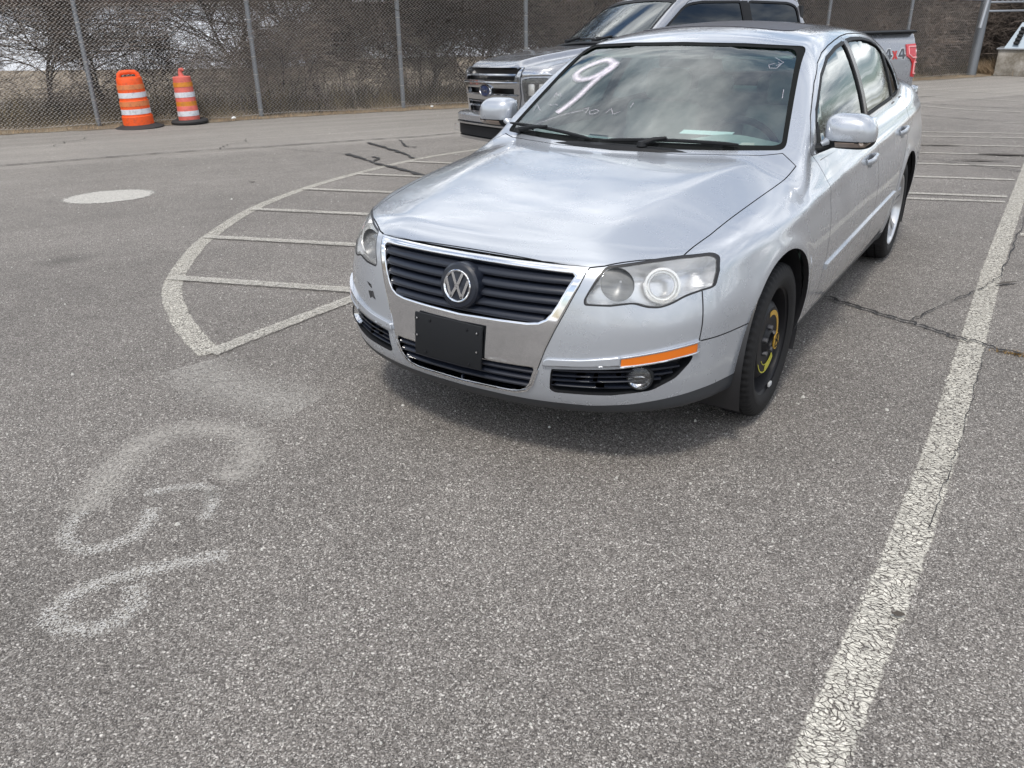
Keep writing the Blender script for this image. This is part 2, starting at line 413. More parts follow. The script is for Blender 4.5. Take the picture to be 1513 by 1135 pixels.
LENSC = glass('clear_lens', (.95, .95, .95), 1.45, .08)
REFL = mat('lamp_reflector', (.74, .74, .72), .25, .65)
AMBER = mat('amber_lens', (.58, .135, .004), .2, coat=.6)
RED = mat('red_lens', (.45, .01, .015), .15, coat=1.)
YEL = mat('yellow_sticker', (.44, .26, .03), .5)
YEL2 = mat('yellow_label', (.42, .39, .04), .5)
SEAT = mat('seat_cloth', (.34, .34, .32), .85)
WHITE = mat('white_paper', (.75, .77, .78), .7)
CHALK = mat('window_chalk', (.72, .68, .76), .8)
# ------------------------------------------------------------------ silver sedan
T0 = __import__('time').time()
car = empty('parked_sedan', 'silver sedan with empty black plate bracket and a large 9 chalked on its windscreen', 'car', (0, 0, 0))
S = shell(FB, (-1.0, -1.02, .12), (1.0, 3.92, 1.56), .016, .02)
# outlines ---------------------------------------------------------
U = symp(roundp([(0, .300), (.215, .303), (.262, .316), (.294, .345), (.320, .41), (.342, .48), (.370, .55), (.392, .60), (.412, .65), (.432, .70), (.448, .757), (.448, .7585), (.30, .763), (.15, .765), (0, .766)], 0))
GB = symp([(0, .742), (.245, .740), (.400, .737), (.411, .730), (.392, .69), (.372, .642), (.352, .605), (.335, .585), (.310, .572), (.27, .566), (0, .560)])
LG = symp([(0, .408), (.300, .412), (.304, .402), (.285, .350), (.268, .326), (.245, .314), (.21, .309), (0, .307)])
HEAD = roundp([(.451, .659), (.455, .641), (.535, .641), (.600, .650), (.640, .636), (.673, .633), (.703, .643), (.735, .664), (.770, .674), (.797, .678), (.794, .727), (.782, .768), (.757, .782), (.686, .783), (.620, .778), (.494, .763), (.477, .725)], .012, 3)
FOG = roundp([(.356, .332), (.363, .402), (.366, .414), (.586, .431), (.777, .463), (.77, .437), (.739, .388), (.676, .347), (.557, .328), (.373, .322)], .012, 3)
HOOD = symp([(0, -.840), (.15, -.838), (.277, -.833), (.448, -.802), (.488, -.779), (.62, -.669), (.690, -.595), (.715, -.42), (.738, -.13), (.758, .15), (.772, .41), (.70, .452), (.62, .395), (.5, .345), (.3, .285), (0, .258)])
WS = symp(roundp([(0, 1.390), (.30, 1.385), (.575, 1.370), (.705, .985), (0, .975)], [0, .0, .035, .03, 0]))
FD = roundp([(.60, .275), (.597, .93), (.560, .972), (.62, 1.03), (.706, 1.103), (.80, 1.165), (.90, 1.226), (1.06, 1.300), (1.22, 1.338), (1.41, 1.364), (1.60, 1.382), (1.80, 1.397), (1.725, 1.02), (1.69, .92), (1.672, .80), (1.672, .275)], .015, 2)
RD = roundp([(1.672, .275), (1.672, .80), (1.69, .92), (1.725, 1.02), (1.80, 1.397), (2.0, 1.403), (2.25, 1.400), (2.45, 1.390), (2.64, 1.372), (2.80, 1.335), (2.93, 1.27), (3.01, 1.19), (3.045, 1.10), (3.04, 1.03), (2.95, 1.005), (2.85, .96), (2.76, .90), (2.62, .80), (2.43, .68), (2.34, .56), (2.30, .44), (2.28, .275)], .012, 2)
FGL = roundp([(.705, .985), (.712, 1.055), (.78, 1.118), (.90, 1.185), (1.03, 1.248), (1.25, 1.312), (1.51, 1.348), (1.735, 1.366), (1.665, 1.008), (1.30, .994), (.90, .982)], [.01, .02, .02, .02, .02, .02, .02, .01, .01, .02, .02], 3)
RGL = roundp([(1.755, 1.010), (1.830, 1.371), (2.0, 1.377), (2.25, 1.372), (2.45, 1.355), (2.60, 1.325), (2.69, 1.285), (2.60, 1.030), (2.2, 1.022)], .012, 3)
QGL = roundp([(2.635, 1.030), (2.722, 1.268), (2.82, 1.225), (2.90, 1.165), (2.945, 1.10), (2.955, 1.040)], .012, 3)
RWS = symp(roundp([(0, 1.375), (.50, 1.355), (.60, 1.10), (0, 1.12)], [0, .03, .03, 0]))
def both(poly, axis, lo, hi): # a prism on each side of the car
    if axis == 'x': return [prism(poly, 'x', lo, hi), prism(poly, 'x', -hi, -lo)]
    return [prism(poly, axis, lo, hi), prism(mirp(poly), axis, lo, hi)]
def arch(ay, rad, sgn, x0=.52):
    bm = bm_new(); lathe(bm, [(rad, x0*sgn), (rad, 1.2*sgn)], 72, 'x', (0, ay, .315))
    bm.verts.ensure_lookup_table(); bm.faces.new(bm.verts[:72][::-1]); bm.faces.new(bm.verts[72:]); bmesh.ops.recalc_face_normals(bm, faces=bm.faces)
    me = bpy.data.meshes.new('c'); bm.to_mesh(me); bm.free(); return me
cuts = [prism(WS, 'y', .1, 1.35), prism(RWS, 'y', 2.75, 3.7), prism(U, 'y', -1.3, -.70)]
cuts += both(HEAD, 'y', -1.2, -.36)+both(FOG, 'y', -1.2, -.40)
for P_ in (FGL, RGL, QGL): cuts += both(P_, 'x', .4, 1.2)
for s in (1, -1):
    for ay in (AX0, AX1): cuts.append(arch(ay, .385, s))
S = boolean(S, cuts)
G_ = .0022
hood = boolean(S, prism(offs(HOOD, -G_), 'z', .62, 1.2), 'INTERSECT')
S = boolean(S, prism(offs(HOOD, G_), 'z', .62, 1.2))
finish('hood', hood, FB, [PAINT, DARK], car)
BMP = [(-1.3, .05), (-1.3, .79), (-.615, .79), (-.604, .68), (-.637, .508), (-.50, .509), (-.30, .512), (-.30, .05)]
LIPZ = symp([(0, .274), (.27, .274), (.49, .279), (.62, .292), (.73, .312), (.80, .325), (.87, .334), (1.1, .336), (1.1, .0), (0, .0)])
bmp = boolean(S, prism(offs(BMP, -G_), 'x', -1.2, 1.2), 'INTERSECT'); S = boolean(S, prism(offs(BMP, G_), 'x', -1.2, 1.2))
lip = boolean(bmp, prism(offs(LIPZ, -.001), 'y', -1.3, 0), 'INTERSECT'); bmp = boolean(bmp, prism(LIPZ, 'y', -1.3, 0))
bumper = finish('front_bumper', bmp, FB, [PAINT, DARK], car)
finish('bumper_lip', lip, FB, [LIPM, DARK], bumper)
for s in (1, -1):
    pr = lambda P_: prism(P_, 'x', .35, 1.2) if s > 0 else prism(P_, 'x', -1.2, -.35)
    for nm, P_ in (('front_door', FD), ('rear_door', RD)):
        d = boolean(S, pr(offs(P_, -G_)), 'INTERSECT'); S = boolean(S, pr(offs(P_, G_)))
        o = finish(nm, d, FB, [PAINT, DARK], car)
        if s > 0:
            if nm == 'front_door': FDO = o
            else: RDO = o
sill_z = [(.36, .0), (.36, .262), (1.6, .262), (2.34, .262), (2.34, 0)]
sl_ = boolean(S, prism(sill_z, 'x', -1.2, 1.2), 'INTERSECT'); S = boolean(S, prism(sill_z, 'x', -1.2, 1.2))
finish('sill', sl_, FB, [LIPM, DARK], car)
body = finish('body', S, FB, [PAINT, DARK], car)
print('booleans', __import__('time').time()-T0)
# glazing -------------------------------------------------------------
def put(name, me, parent, m): return link(name, me, parent, [m])
ws = put('windscreen', patch(F_gh, offs(WS, .006), 'y', -.004, .004, res=.05, t0=-.2, t1=1.6), car, GLW)
WSI = symp(roundp([(0, 1.378), (.30, 1.373), (.553, 1.361), (.678, 1.010), (.655, 1.002), (0, 1.002)], [0, 0, .05, .04, .04, 0]))
put('glass_border', patch(F_gh, offs(WS, .004), 'y', -.0020, .0015, [WSI], .04, -.2, 1.6), ws, FRIT)
put('rear_window', patch(F_gh, offs(RWS, .006), 'y', -.004, .004, res=.06, t0=4.2, t1=2.6), car, GLS)
for s in (1, -1):
    tt = (1.2, .3) if s > 0 else (-1.2, -.3)
    for P_, nm, par in ((FGL, 'door_glass', 'f'), (RGL, 'door_glass', 'r'), (QGL, 'quarter_glass', 'r')):
        put(nm, patch(F_gh, offs(P_, .004), 'x', -.006, .004, res=.05, t0=tt[0], t1=tt[1]), car, GLS)
        put('window_seal', patch(F_gh, offs(P_, .010), 'x', .0015, .006, [offs(P_, -.006)], .03, tt[0], tt[1]), car, BLK)
    BP = [(1.672, 1.008), (1.744, 1.372), (1.822, 1.374), (1.748, 1.008)]
    put('pillar_trim', patch(F_gh, BP, 'x', .004, .006, res=.04, t0=tt[0], t1=tt[1]), car, mat('pillar_black', (.05, .045, .045), .25))
    # thin bright line under the side glass
    BL = [(.62, .955), (1.2, .966), (1.8, .980), (2.4, .992), (2.97, 1.006), (2.97, 1.017), (2.4, 1.003), (1.8, .991), (1.2, .977), (.62, .966)]
    put('belt_trim', patch(FB, BL, 'x', .003, .006, res=.03, t0=tt[0], t1=tt[1]), car, SATIN)
    ML = [(.63, .452), (1.4, .468), (2.30, .492), (2.30, .520), (1.4, .496), (.63, .478)]
    put('side_moulding', patch(FB, ML, 'x', .009, .014, res=.012, t0=tt[0], t1=tt[1], pil=.8, bev=.006), car, PAINT)
SR = symp(roundp([(0, 1.36), (.36, 1.375), (.42, 1.44), (.42, 1.86), (.39, 1.885), (0, 1.895)], [0, .04, .04, .03, .03, 0]))
put('sunroof', patch(FB, SR, 'z', .003, .008, res=.06), car, mat('sunroof_glass', (.035, .033, .04), .35, spec=.3))
# front end -----------------------------------------------------------
YS = lambda x, z: solve(F_low, np.atleast_1d(x), np.atleast_1d(z), 'y', -1.3, 0)[..., 1]
gr = put('grille_surround', patch(F_low, offs([(x, min(z, .759)) for x, z in U], -.002), 'y', .005, .022, [GB, LG], .012, pil=.9, bev=.007), car, CHROME)
b_ = bm_new(); # dark cavity behind the grille
for (x0, x1, z0, z1) in ((-.42, .42, .55, .75), (-.33, .33, .29, .42)): box(b_, (0, -.74, (z0+z1)/2), (x1-x0, .02, z1-z0))
bobj('radiator_panel', b_, car, DARK)
def slat(bm, poly, zc, prof, n=41, back=0.):
    """louvre following the nose: profile of (depth, dz) swept across the opening"""
    zs = np.array([p[1] for p in poly]); p = np.array(poly); xl = .0
    for i in range(len(p)):
        (xa, za), (xb, zb_) = p[i-1], p[i]
        if (za-zc)*(zb_-zc) < 0 and za != zb_: xl = max(xl, abs(xa+(xb-xa)*(zc-za)/(zb_-za)))
    xs = np.linspace(-xl-.003, xl+.003, n); y0 = YS(xs, np.full(n, zc)); rings = []
    for x, y in zip(xs, y0): rings.append([bm.verts.new((x, y+d+back, zc+h)) for d, h in prof])
    k = len(prof)
    for i in range(n-1):
        for j in range(k): bm.faces.new((rings[i][j], rings[i][(j+1) % k], rings[i+1][(j+1) % k], rings[i+1][j]))
LP = [(.004, -.010), (.002, -.002), (.006, .005), (.022, .012), (.045, .014), (.045, .008), (.020, .004), (.010, -.010)]
for zc in (.712, .678, .644, .610, .578):
    b_ = bm_new(); slat(b_, GB, zc, LP); bobj('grille_slat', b_, gr, GRILLE, 50)
for zc in (.392, .364, .336, .314):
    b_ = bm_new(); slat(b_, LG, zc, [(d, h*.75) for d, h in LP]); bobj('grille_slat', b_, gr, GRILLE, 50)
put('lower_frame', patch(F_low, symp([(0, .294), (.225, .297), (.272, .312), (.300, .345), (.322, .405), (.316, .405), (.294, .347), (.268, .317), (.225, .303), (0, .300)]), 'y', .006, .012, res=.03), gr, CHROME)
# badge: dark dish, chrome ring and letters, facing slightly up
def on_disc(c, nrm_, poly2, th, off):
    z_ = Vector(nrm_).normalized(); x_ = Vector((1, 0, 0)); y_ = z_.cross(x_)*1; y_ = Vector((0, 0, 1)); y_ = (y_-z_*y_.dot(z_)).normalized(); x_ = y_.cross(z_)
    return [Vector(c)+x_*a+y_*b+z_*(off+h) for h in (0, th) for a, b in poly2]
def ext(bm, c, n, poly2, th, off):
    if area2(poly2) < 0: poly2 = poly2[::-1]
    P_ = on_disc(c, n, poly2, th, off); v = [bm.verts.new(p) for p in P_]; k = len(poly2)
    bm.faces.new(v[:k][::-1]); bm.faces.new(v[k:])
    for i in range(k): bm.faces.new((v[i], v[(i+1) % k], v[k+(i+1) % k], v[k+i]))
def strokes(bm, c, n, segs, w, th, off, sx=1., sy=1.):
    for a, b in segs:
        a = Vector((a[0]*sx, a[1]*sy)); b = Vector((b[0]*sx, b[1]*sy)); d = (b-a); q = Vector((-d.y, d.x)).normalized()*w/2
        ext(bm, c, n, [tuple(a-q), tuple(b-q), tuple(b+q), tuple(a+q)], th, off)
bc, bn = (0, -.936, .660), (0, -1, .17)
b_ = bm_new(); lathe(b_, [(.001, -.05), (.090, -.05), (.088, -.004), (.080, .004), (.066, .006), (.001, .006)], 48, 'z')
o = bobj('badge', b_, gr, GRILLE); o.matrix_local = Matrix.Translation(bc) @ Vector(bn).to_track_quat('Z', 'Y').to_matrix().to_4x4() @ Matrix.Scale(.93, 4)
b_ = bm_new(); lathe(b_, [(.054, .006), (.0625, .006), (.0625, .011), (.060, .0135), (.056, .0125), (.054, .010)], 56, 'z', closed=True)
r2 = bobj('badge_ring', b_, o, CHROME)
b_ = bm_new(); Wd = .0112
def bar(p, q, wd=Wd, h=.013):
    p, q = Vector(p), Vector(q); d = (q-p).normalized(); t = Vector((-d.y, d.x))*wd/2
    v = [b_.verts.new((*(c_), z)) for z in (.005, h) for c_ in (p-t, q-t, q+t, p+t)]
    for f in ((3, 2, 1, 0), (4, 5, 6, 7), (0, 1, 5, 4), (1, 2, 6, 5), (2, 3, 7, 6), (3, 0, 4, 7)): b_.faces.new([v[i] for i in f])
for s in (1, -1):
    bar((s*.0235, .050), (s*.0035, .004)); bar((s*.0505, .026), (s*.0250, -.044)); bar((s*.0250, -.044), (s*.0035, -.004))
bar((-.010, .002), (.010, .002), .010)
bobj('badge_letters', b_, o, CHROME, None)
# plate bracket
b_ = bm_new(); box(b_, (0, 0, 0), (.305, .010, .162), bev=.004)
for px_, pz_ in ((-.145, .06), (.135, .055), (-.145, -.005), (.135, -.015), (-.10, -.065), (.10, -.068), (.09, .06), (-.08, .06)):
    lathe(b_, [(.001, -.0095), (.004, -.009), (.005, -.006), (.005, -.004)], 10, 'y', (px_, 0, pz_))
o = bobj('plate_bracket', b_, car, BLK); o.location = (-.043, -.957, .453); o.rotation_euler = (R(-4), R(.5), R(-1.5))
for px_, pz_ in ((-.138, .06), (.135, .055), (-.138, -.005), (.135, -.015)):
    b_ = bm_new(); lathe(b_, [(.0005, -.0105), (.0035, -.010), (.004, -.006)], 10, 'y', (px_, 0, pz_)); bobj('screw', b_, o, CHROME)
# headlights, fog lights, trim strips ------------------------------------
for s in (1, -1):
    mp_ = (lambda p: p) if s > 0 else mirp
    hb = bm_new(); hme = patch(F_low, mp_(offs(HEAD, .002)), 'y', -.088, .004, res=.03)
    head = put('headlight', hme, car, mat('lamp_bowl', (.70, .71, .73), .3, .8) if s > 0 else bpy.data.materials['lamp_bowl'])
    # side skirt of the lamp bowl
    vs, _ = np.array(mp_(offs(HEAD, -.001))), 0; a0 = solve(F_low, vs[:, 0], vs[:, 1], 'y', -1.3, 0); n0 = nrm(grad(F_low, a0)); k = len(vs)
    put('lamp_rim', mk(np.concatenate([a0-n0*.001, a0-n0*.09]), [(i, (i+1) % k, k+(i+1) % k, k+i) for i in range(k)]), head, bpy.data.materials['lamp_bowl'])
    put('lamp_lens', patch(F_low, mp_(offs(HEAD, -.004)), 'y', -.002, .003, res=.03), head, LENS)
    put('lamp_seal', patch(F_low, mp_(offs(HEAD, .0005)), 'y', -.001, .006, [mp_(offs(HEAD, -.006))], .03), head, DARK)
    q0 = solve(F_low, [s*.676], [.706], 'y', -1.3, 0)[0]; nq = nrm(grad(F_low, q0[None]))[0]; d_ = (Vector(nq)*.8+Vector((0, -.45, 0))).normalized(); pc = Vector(q0)-Vector(nq)*.034; q_ = d_.to_track_quat('Z', 'Y')
    b_ = bm_new(); lathe(b_, [(.044, -.045), (.047, -.024), (.049, -.002), (.053, .003), (.060, .002), (.063, -.02)], 40, 'z'); lathe(b_, [(.040, -.022), (.044, -.012), (.048, -.012), (.052, -.024)], 40, 'z')
    o = bobj('projector_ring', b_, head, REFL); o.matrix_local = Matrix.Translation(pc) @ q_.to_matrix().to_4x4()
    b_ = bm_new(); lathe(b_, [(.0005, .004), (.018, .001), (.032, -.008), (.043, -.020)], 32, 'z')
    o2 = bobj('projector_lens', b_, head, mat('projector_glass', (.045, .05, .055), .18, spec=.35)); o2.matrix_local = o.matrix_local
    b_ = bm_new(); rr = Vector((s*.535, -.795, .705)); lathe(b_, [(.004, -.03), (.02, -.024), (.045, -.004), (.058, .014)], 32, 'z')
    o = bobj('lamp_reflector', b_, head, mat('side_reflector', (.13, .135, .14), .35, .6) if s > 0 else bpy.data.materials['side_reflector']); o.matrix_local = Matrix.Translation(rr+Vector((0, .03, 0))) @ Vector((s*.2, -1, .05)).normalized().to_track_quat('Z', 'Y').to_matrix().to_4x4()
    # lower fog grille
    fg = put('fog_grille', patch(F_low, mp_(offs(FOG, .006)), 'y', -.05, .004, res=.03), car, DARK)
    vs = np.array(mp_(offs(FOG, .001))); a0 = solve(F_low, vs[:, 0], vs[:, 1], 'y', -1.3, 0); n0 = nrm(grad(F_low, a0)); k = len(vs)
    put('fog_rim', mk(np.concatenate([a0-n0*.001, a0-n0*.055]), [(i, (i+1) % k, k+(i+1) % k, k+i) for i in range(k)]), fg, BLK)
    for zc in (.345, .365, .385, .405):
        xs_ = [x for x, z in ((lambda P_: [(P_[i-1][0]+(P_[i][0]-P_[i-1][0])*(zc-P_[i-1][1])/(P_[i][1]-P_[i-1][1]), zc) for i in range(len(P_)) if (P_[i-1][1]-zc)*(P_[i][1]-zc) < 0])(FOG))]
        x0_, x1_ = min(xs_), max(xs_)
        put('fog_slat', patch(F_low, mp_([(x0_, zc-.003), (x1_, zc-.003+(.02 if zc > .36 else .01)), (x1_, zc+.003+(.02 if zc > .36 else .01)), (x0_, zc+.003)]), 'y', -.012, .03, res=.03), fg, GRILLE)
    fc = solve(F_low, [s*.640], [.394], 'y', -1.3, 0)[0]; dq = Vector((s*.35, -1, 0)).normalized().to_track_quat('Z', 'Y').to_matrix().to_4x4()
    b_ = bm_new(); lathe(b_, [(.046, -.05), (.047, -.004), (.043, .002), (.039, -.002), (.039, -.02)], 32, 'z')
    fo = bobj('fog_light', b_, fg, BLK); fo.matrix_local = Matrix.Translation(Vector(fc)+Vector((0, .008, 0))) @ dq
    b_ = bm_new(); lathe(b_, [(.0005, -.030), (.02, -.024), (.036, -.006), (.039, -.002)], 32, 'z'); bobj('fog_reflector', b_, fo, CHROME)
    b_ = bm_new(); lathe(b_, [(.0005, .006), (.02, .004), (.034, -.001), (.039, -.004)], 32, 'z'); bobj('fog_lens', b_, fo, LENSC)
    put('bumper_strip', patch(F_low, mp_(roundp([(.333, .423), (.341, .450), (.46, .458), (.583, .475), (.583, .443), (.46, .432)], [.01, .012, 0, 0, 0, 0])), 'y', .010, .016, res=.012, pil=1.1, bev=.005), car, PAINT)
    put('marker_lamp', patch(F_low, mp_(roundp([(.585, .442), (.585, .469), (.68, .487), (.778, .506), (.779, .474), (.68, .455)] if s > 0 else [(.70, .459), (.70, .491), (.778, .506), (.779, .474)], .004)), 'y', .010, .014, res=.012, pil=.5, bev=.004), car, AMBER)
    if s < 0: put('bumper_strip', patch(F_low, mp_([(.585, .442), (.585, .469), (.698, .490), (.698, .459)]), 'y', .010, .014, res=.012, pil=.5, bev=.004), car, PAINT)
    put('marker_trim', patch(F_low, mp_([(.583, .468), (.68, .486), (.781, .506), (.784, .512), (.68, .492), (.583, .474)]), 'y', .012, .015, res=.01, pil=.6), car, SATIN)
    put('marker_trim', patch(F_low, mp_([(.583, .435), (.68, .450), (.784, .470), (.784, .475), (.68, .456), (.583, .442)]), 'y', .012, .015, res=.01, pil=.6), car, SATIN)
    # mirror ------------------------------------------------------------
    mc = np.array([s*.912, .715, 1.052])
    def FM(x, y, z):
        X_, Y_, Z_ = (x-mc[0])*s, y-mc[1], z-mc[2]
        t_ = np.clip(X_/.11, -1.2, 1.2); Zs = Z_+.030*np.maximum(t_, 0)**2.4*np.sign(np.maximum(Z_+.02, 0))+.004
        p_ = (np.abs(X_/.106)**3.8+np.abs(Zs/.074)**3.4)**(1/3.6)
        f = (np.abs(p_)**2.6+np.abs(np.where(Y_ < 0, Y_/.085, Y_/.09))**2.6)**(1/2.6)-1
        return smax(f*.07, (Y_-.045-.1*X_), .01)
    Pm, Qm = surface_nets(FM, tuple(mc-.14), tuple(mc+.14), .007)
    cen = Pm[Qm].mean(1); mi = np.where(cen[:, 2] < mc[2]-.036, 1, 0); mi[(cen[:, 1] > mc[1]+.044)] = 1
    me = mk(Pm, Qm); me.shade_smooth(); me.normals_split_custom_set_from_vertices(nrm(grad(FM, Pm)).tolist())
    me.polygons.foreach_set('material_index', mi.astype(np.int32)); mir = link('wing_mirror', me, car, [PAINT, BLK])
    ind = lambda x, y, z: FM(x, y, z)-.0015
    put('turn_signal', patch(ind, [(s*a, z) for a, z in ((.865, .986), (.985, .992), (1.006, 1.010), (.865, 1.006))], 'y', .001, .004, res=.02, t0=.3, t1=.80), mir, mat('signal_lens', (.22, .17, .14), .12, coat=1.))
    b_ = bm_new(); tube(b_, [(s*.765, .675, .970), (s*.80, .680, .975), (s*.84, .695, .990), (s*.90, .70, .998)], [.046, .034, .026, .020], 14, flat=.6)
    bobj('mirror_arm', b_, mir, BLK)
    b_ = bm_new(); tube(b_, [(s*.805, .665, .992), (s*.83, .675, 1.010), (s*.87, .69, 1.035)], [.016, .030, .045], 14, flat=.7); bobj('mirror_neck', b_, mir, PAINT)
    b_ = bm_new(); box(b_, (0, 0, 0), (.17, .004, .10), bev=.0015); o = bobj('mirror_glass', b_, mir, CHROME); o.location = (mc[0], mc[1]+.047, mc[2]+.003)
    TRI = [(.665, .972), (.70, 1.045), (.745, 1.075), (.735, .98)]
    put('mirror_plate', patch(F_gh, TRI, 'x', .004, .008, res=.03, t0=1.2*s, t1=.3*s), mir, BLK)
    # door handles --------------------------------------------------------
    for (hy, hz, par) in ((1.47, .822, 0), (2.45, .852, 1)):
        p0 = solve(FB, [hy], [hz], 'x', 1.2*s, .4*s)[0]; n0 = nrm(grad(FB, p0[None]))[0]
        b_ = bm_new(); pts = []
        for j in range(13):
            t = j/12*2-1; y = hy+t*.098; q = solve(FB, [y], [hz+.006*t], 'x', 1.2*s, .4*s)[0]; pts.append(q+n0*(.026*(1-t**4)+.002))
        tube(b_, pts, [.013+.008*(1-abs(j/12*2-1)**2) for j in range(13)], 12, flat=.55, up=(1, 0, 0))
        hd = bobj('door_handle', b_, car, PAINT)
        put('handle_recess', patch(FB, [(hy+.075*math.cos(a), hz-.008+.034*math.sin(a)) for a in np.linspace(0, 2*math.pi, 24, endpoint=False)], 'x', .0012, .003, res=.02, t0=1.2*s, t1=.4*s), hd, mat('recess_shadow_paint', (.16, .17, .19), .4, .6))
# wipers -------------------------------------------------------------
def wsp(x, z, h=.012):
    q = solve(F_gh, [x], [z], 'y', -.2, 1.6)[0]; n0 = nrm(grad(F_gh, q[None]))[0]; return Vector(q+n0*h)
def wiper(x0, z0, x1, z1, px, pz, par):
    b_ = bm_new(); pts = [wsp(x0+(x1-x0)*t, z0+(z1-z0)*t+.010*math.sin(t*math.pi), .016) for t in np.linspace(0, 1, 12)]
    tube(b_, pts, [.004]+[.008]*10+[.004], 6); w_ = bobj('wiper', b_, car, BLK)
    b_ = bm_new(); m_ = wsp((x0+x1)/2, (z0+z1)/2+.01, .03); p_ = wsp(px, pz, .02); tube(b_, [p_, (p_+m_)/2+Vector((0, -.004, .006)), m_], [.014, .010, .006], 8); lathe(b_, [(.001, .012), (.018, .010), (.024, -.01)], 16, 'z', tuple(p_)); bobj('wiper_arm', b_, w_, BLK)
wiper(-.70, 1.008, -.13, .985, -.60, .985, 0); wiper(-.08, .985, .52, .992, .12, .980, 0)
b_ = bm_new()
pts = [(x, .275+.17*(x/.72)**2-.02, .958-.05*(x/.7)**2+.035*0) for x in np.linspace(-.72, .72, 25)]
for (a, b) in zip(pts[:-1], pts[1:]):
    pass
tube(b_, [(p[0], p[1]+.05, p[2]+.008) for p in pts], .045, 8, flat=.5); bobj('cowl', b_, car, BLK)
print('front', __import__('time').time()-T0)
# wheel housings -------------------------------------------------------
for s in (1, -1):
    for ay in (AX0, AX1):
        b_ = bm_new(); R0 = []
        for j, (rr, xx) in enumerate(((.388, .885), (.388, .55), (.05, .55))):
            R0.append([b_.verts.new((s*xx, ay+rr*math.cos(a), .315+rr*math.sin(a))) for a in np.linspace(R(-22), R(202), 40)])
        for i in range(2):
            for k in range(39): b_.faces.new((R0[i][k], R0[i][k+1], R0[i+1][k+1], R0[i+1][k]))
        bobj('wheel_housing', b_, car, DARK)
b_ = bm_new(); box(b_, (0, 1.35, .24), (1.1, 3.9, .06)); bobj('underbody', b_, car, DARK)
# wheels --------------------------------------------------------------
def tyre(parent, rad, wd, rim, tread=True):
    b_ = bm_new(); h = wd/2; sh = .018
    pr = [(rim, -h*.86), (rim+.02, -h*.98), (rim+(rad-rim)*.5, -h*1.03), (rad-.025, -h*.98), (rad-.008, -h*.86), (rad-.001, -h*.62), (rad-.001, -h*.50), (rad-.010, -h*.48), (rad-.010, -h*.42), (rad, -h*.40), (rad, -h*.05), (rad-.010, -h*.03), (rad-.010, h*.03), (rad, h*.05), (rad, h*.40), (rad-.010, h*.42), (rad-.010, h*.48), (rad-.001, h*.50), (rad-.001, h*.62), (rad-.008, h*.86), (rad-.025, h*.98), (rad-.045, h*1.0), (rad-.048, h*1.015), (rim+(rad-rim)*.45, h*1.03), (rim+.02, h*.98), (rim+.006, h*.9), (rim, h*.86)]
    def mod(j, k, r): return r-.007 if (k % 3 == 0 and (4 <= j <= 6 or 17 <= j <= 19 or (9 <= j <= 10) or (13 <= j <= 14))) else r
    lathe(b_, pr, 192, 'x', mod=mod); return bobj('tyre', b_, parent, RUB, 40)
def wheel_root(name, x, y, rad, lab=None):
    o = bpy.data.objects.new(name, None); sc.collection.objects.link(o); o.parent = car; o.location = (x, y, rad); o.empty_display_size = .1
    if lab: o['label'] = lab
    return o
# compact spare, black steel with yellow speed sticker
sp_ = wheel_root('wheel', .800, -.020, .316, 'narrow spare wheel with black steel rim and yellow 50 sticker')
tyre(sp_, .316, .165, .222)
b_ = bm_new(); lathe(b_, [(.222, .070), (.228, .074), (.224, .066), (.214, .060), (.206, .030), (.200, -.005), (.192, .000), (.172, .012), (.158, .040), (.138, .056), (.105, .058), (.085, .052), (.060, .050), (.048, .060), (.036, .066), (.034, .052), (.0005, .050)], 64, 'x')
rim = bobj('rim', b_, sp_, STEEL)
DB_ = mat('dull_bolt', (.12, .12, .13), .5, .6)
for k in range(5): b_ = bm_new(); a = 2*math.pi*k/5+.3; lathe(b_, [(.0005, .070), (.010, .068), (.0115, .046)], 6, 'x', (0, .056*math.cos(a), .056*math.sin(a))); bobj('wheel_bolt', b_, rim, DB_)
def arcband(bm, r0, r1, a0, a1, x0, x1_=None, n=24, th=.0015):
    x1_ = x0 if x1_ is None else x1_; rg = []
    for t in np.linspace(a0, a1, n):
        a = R(t); rg.append([bm.verts.new((x, r*math.cos(a), r*math.sin(a))) for r, x in ((r0, x0), (r1, x1_), (r1, x1_-th), (r0, x0-th))])
    for i in range(n-1):
        for j in range(4): bm.faces.new((rg[i][j], rg[i][(j+1) % 4], rg[i+1][(j+1) % 4], rg[i+1][j]))
    bm.faces.new(rg[0]); bm.faces.new(rg[-1][::-1])
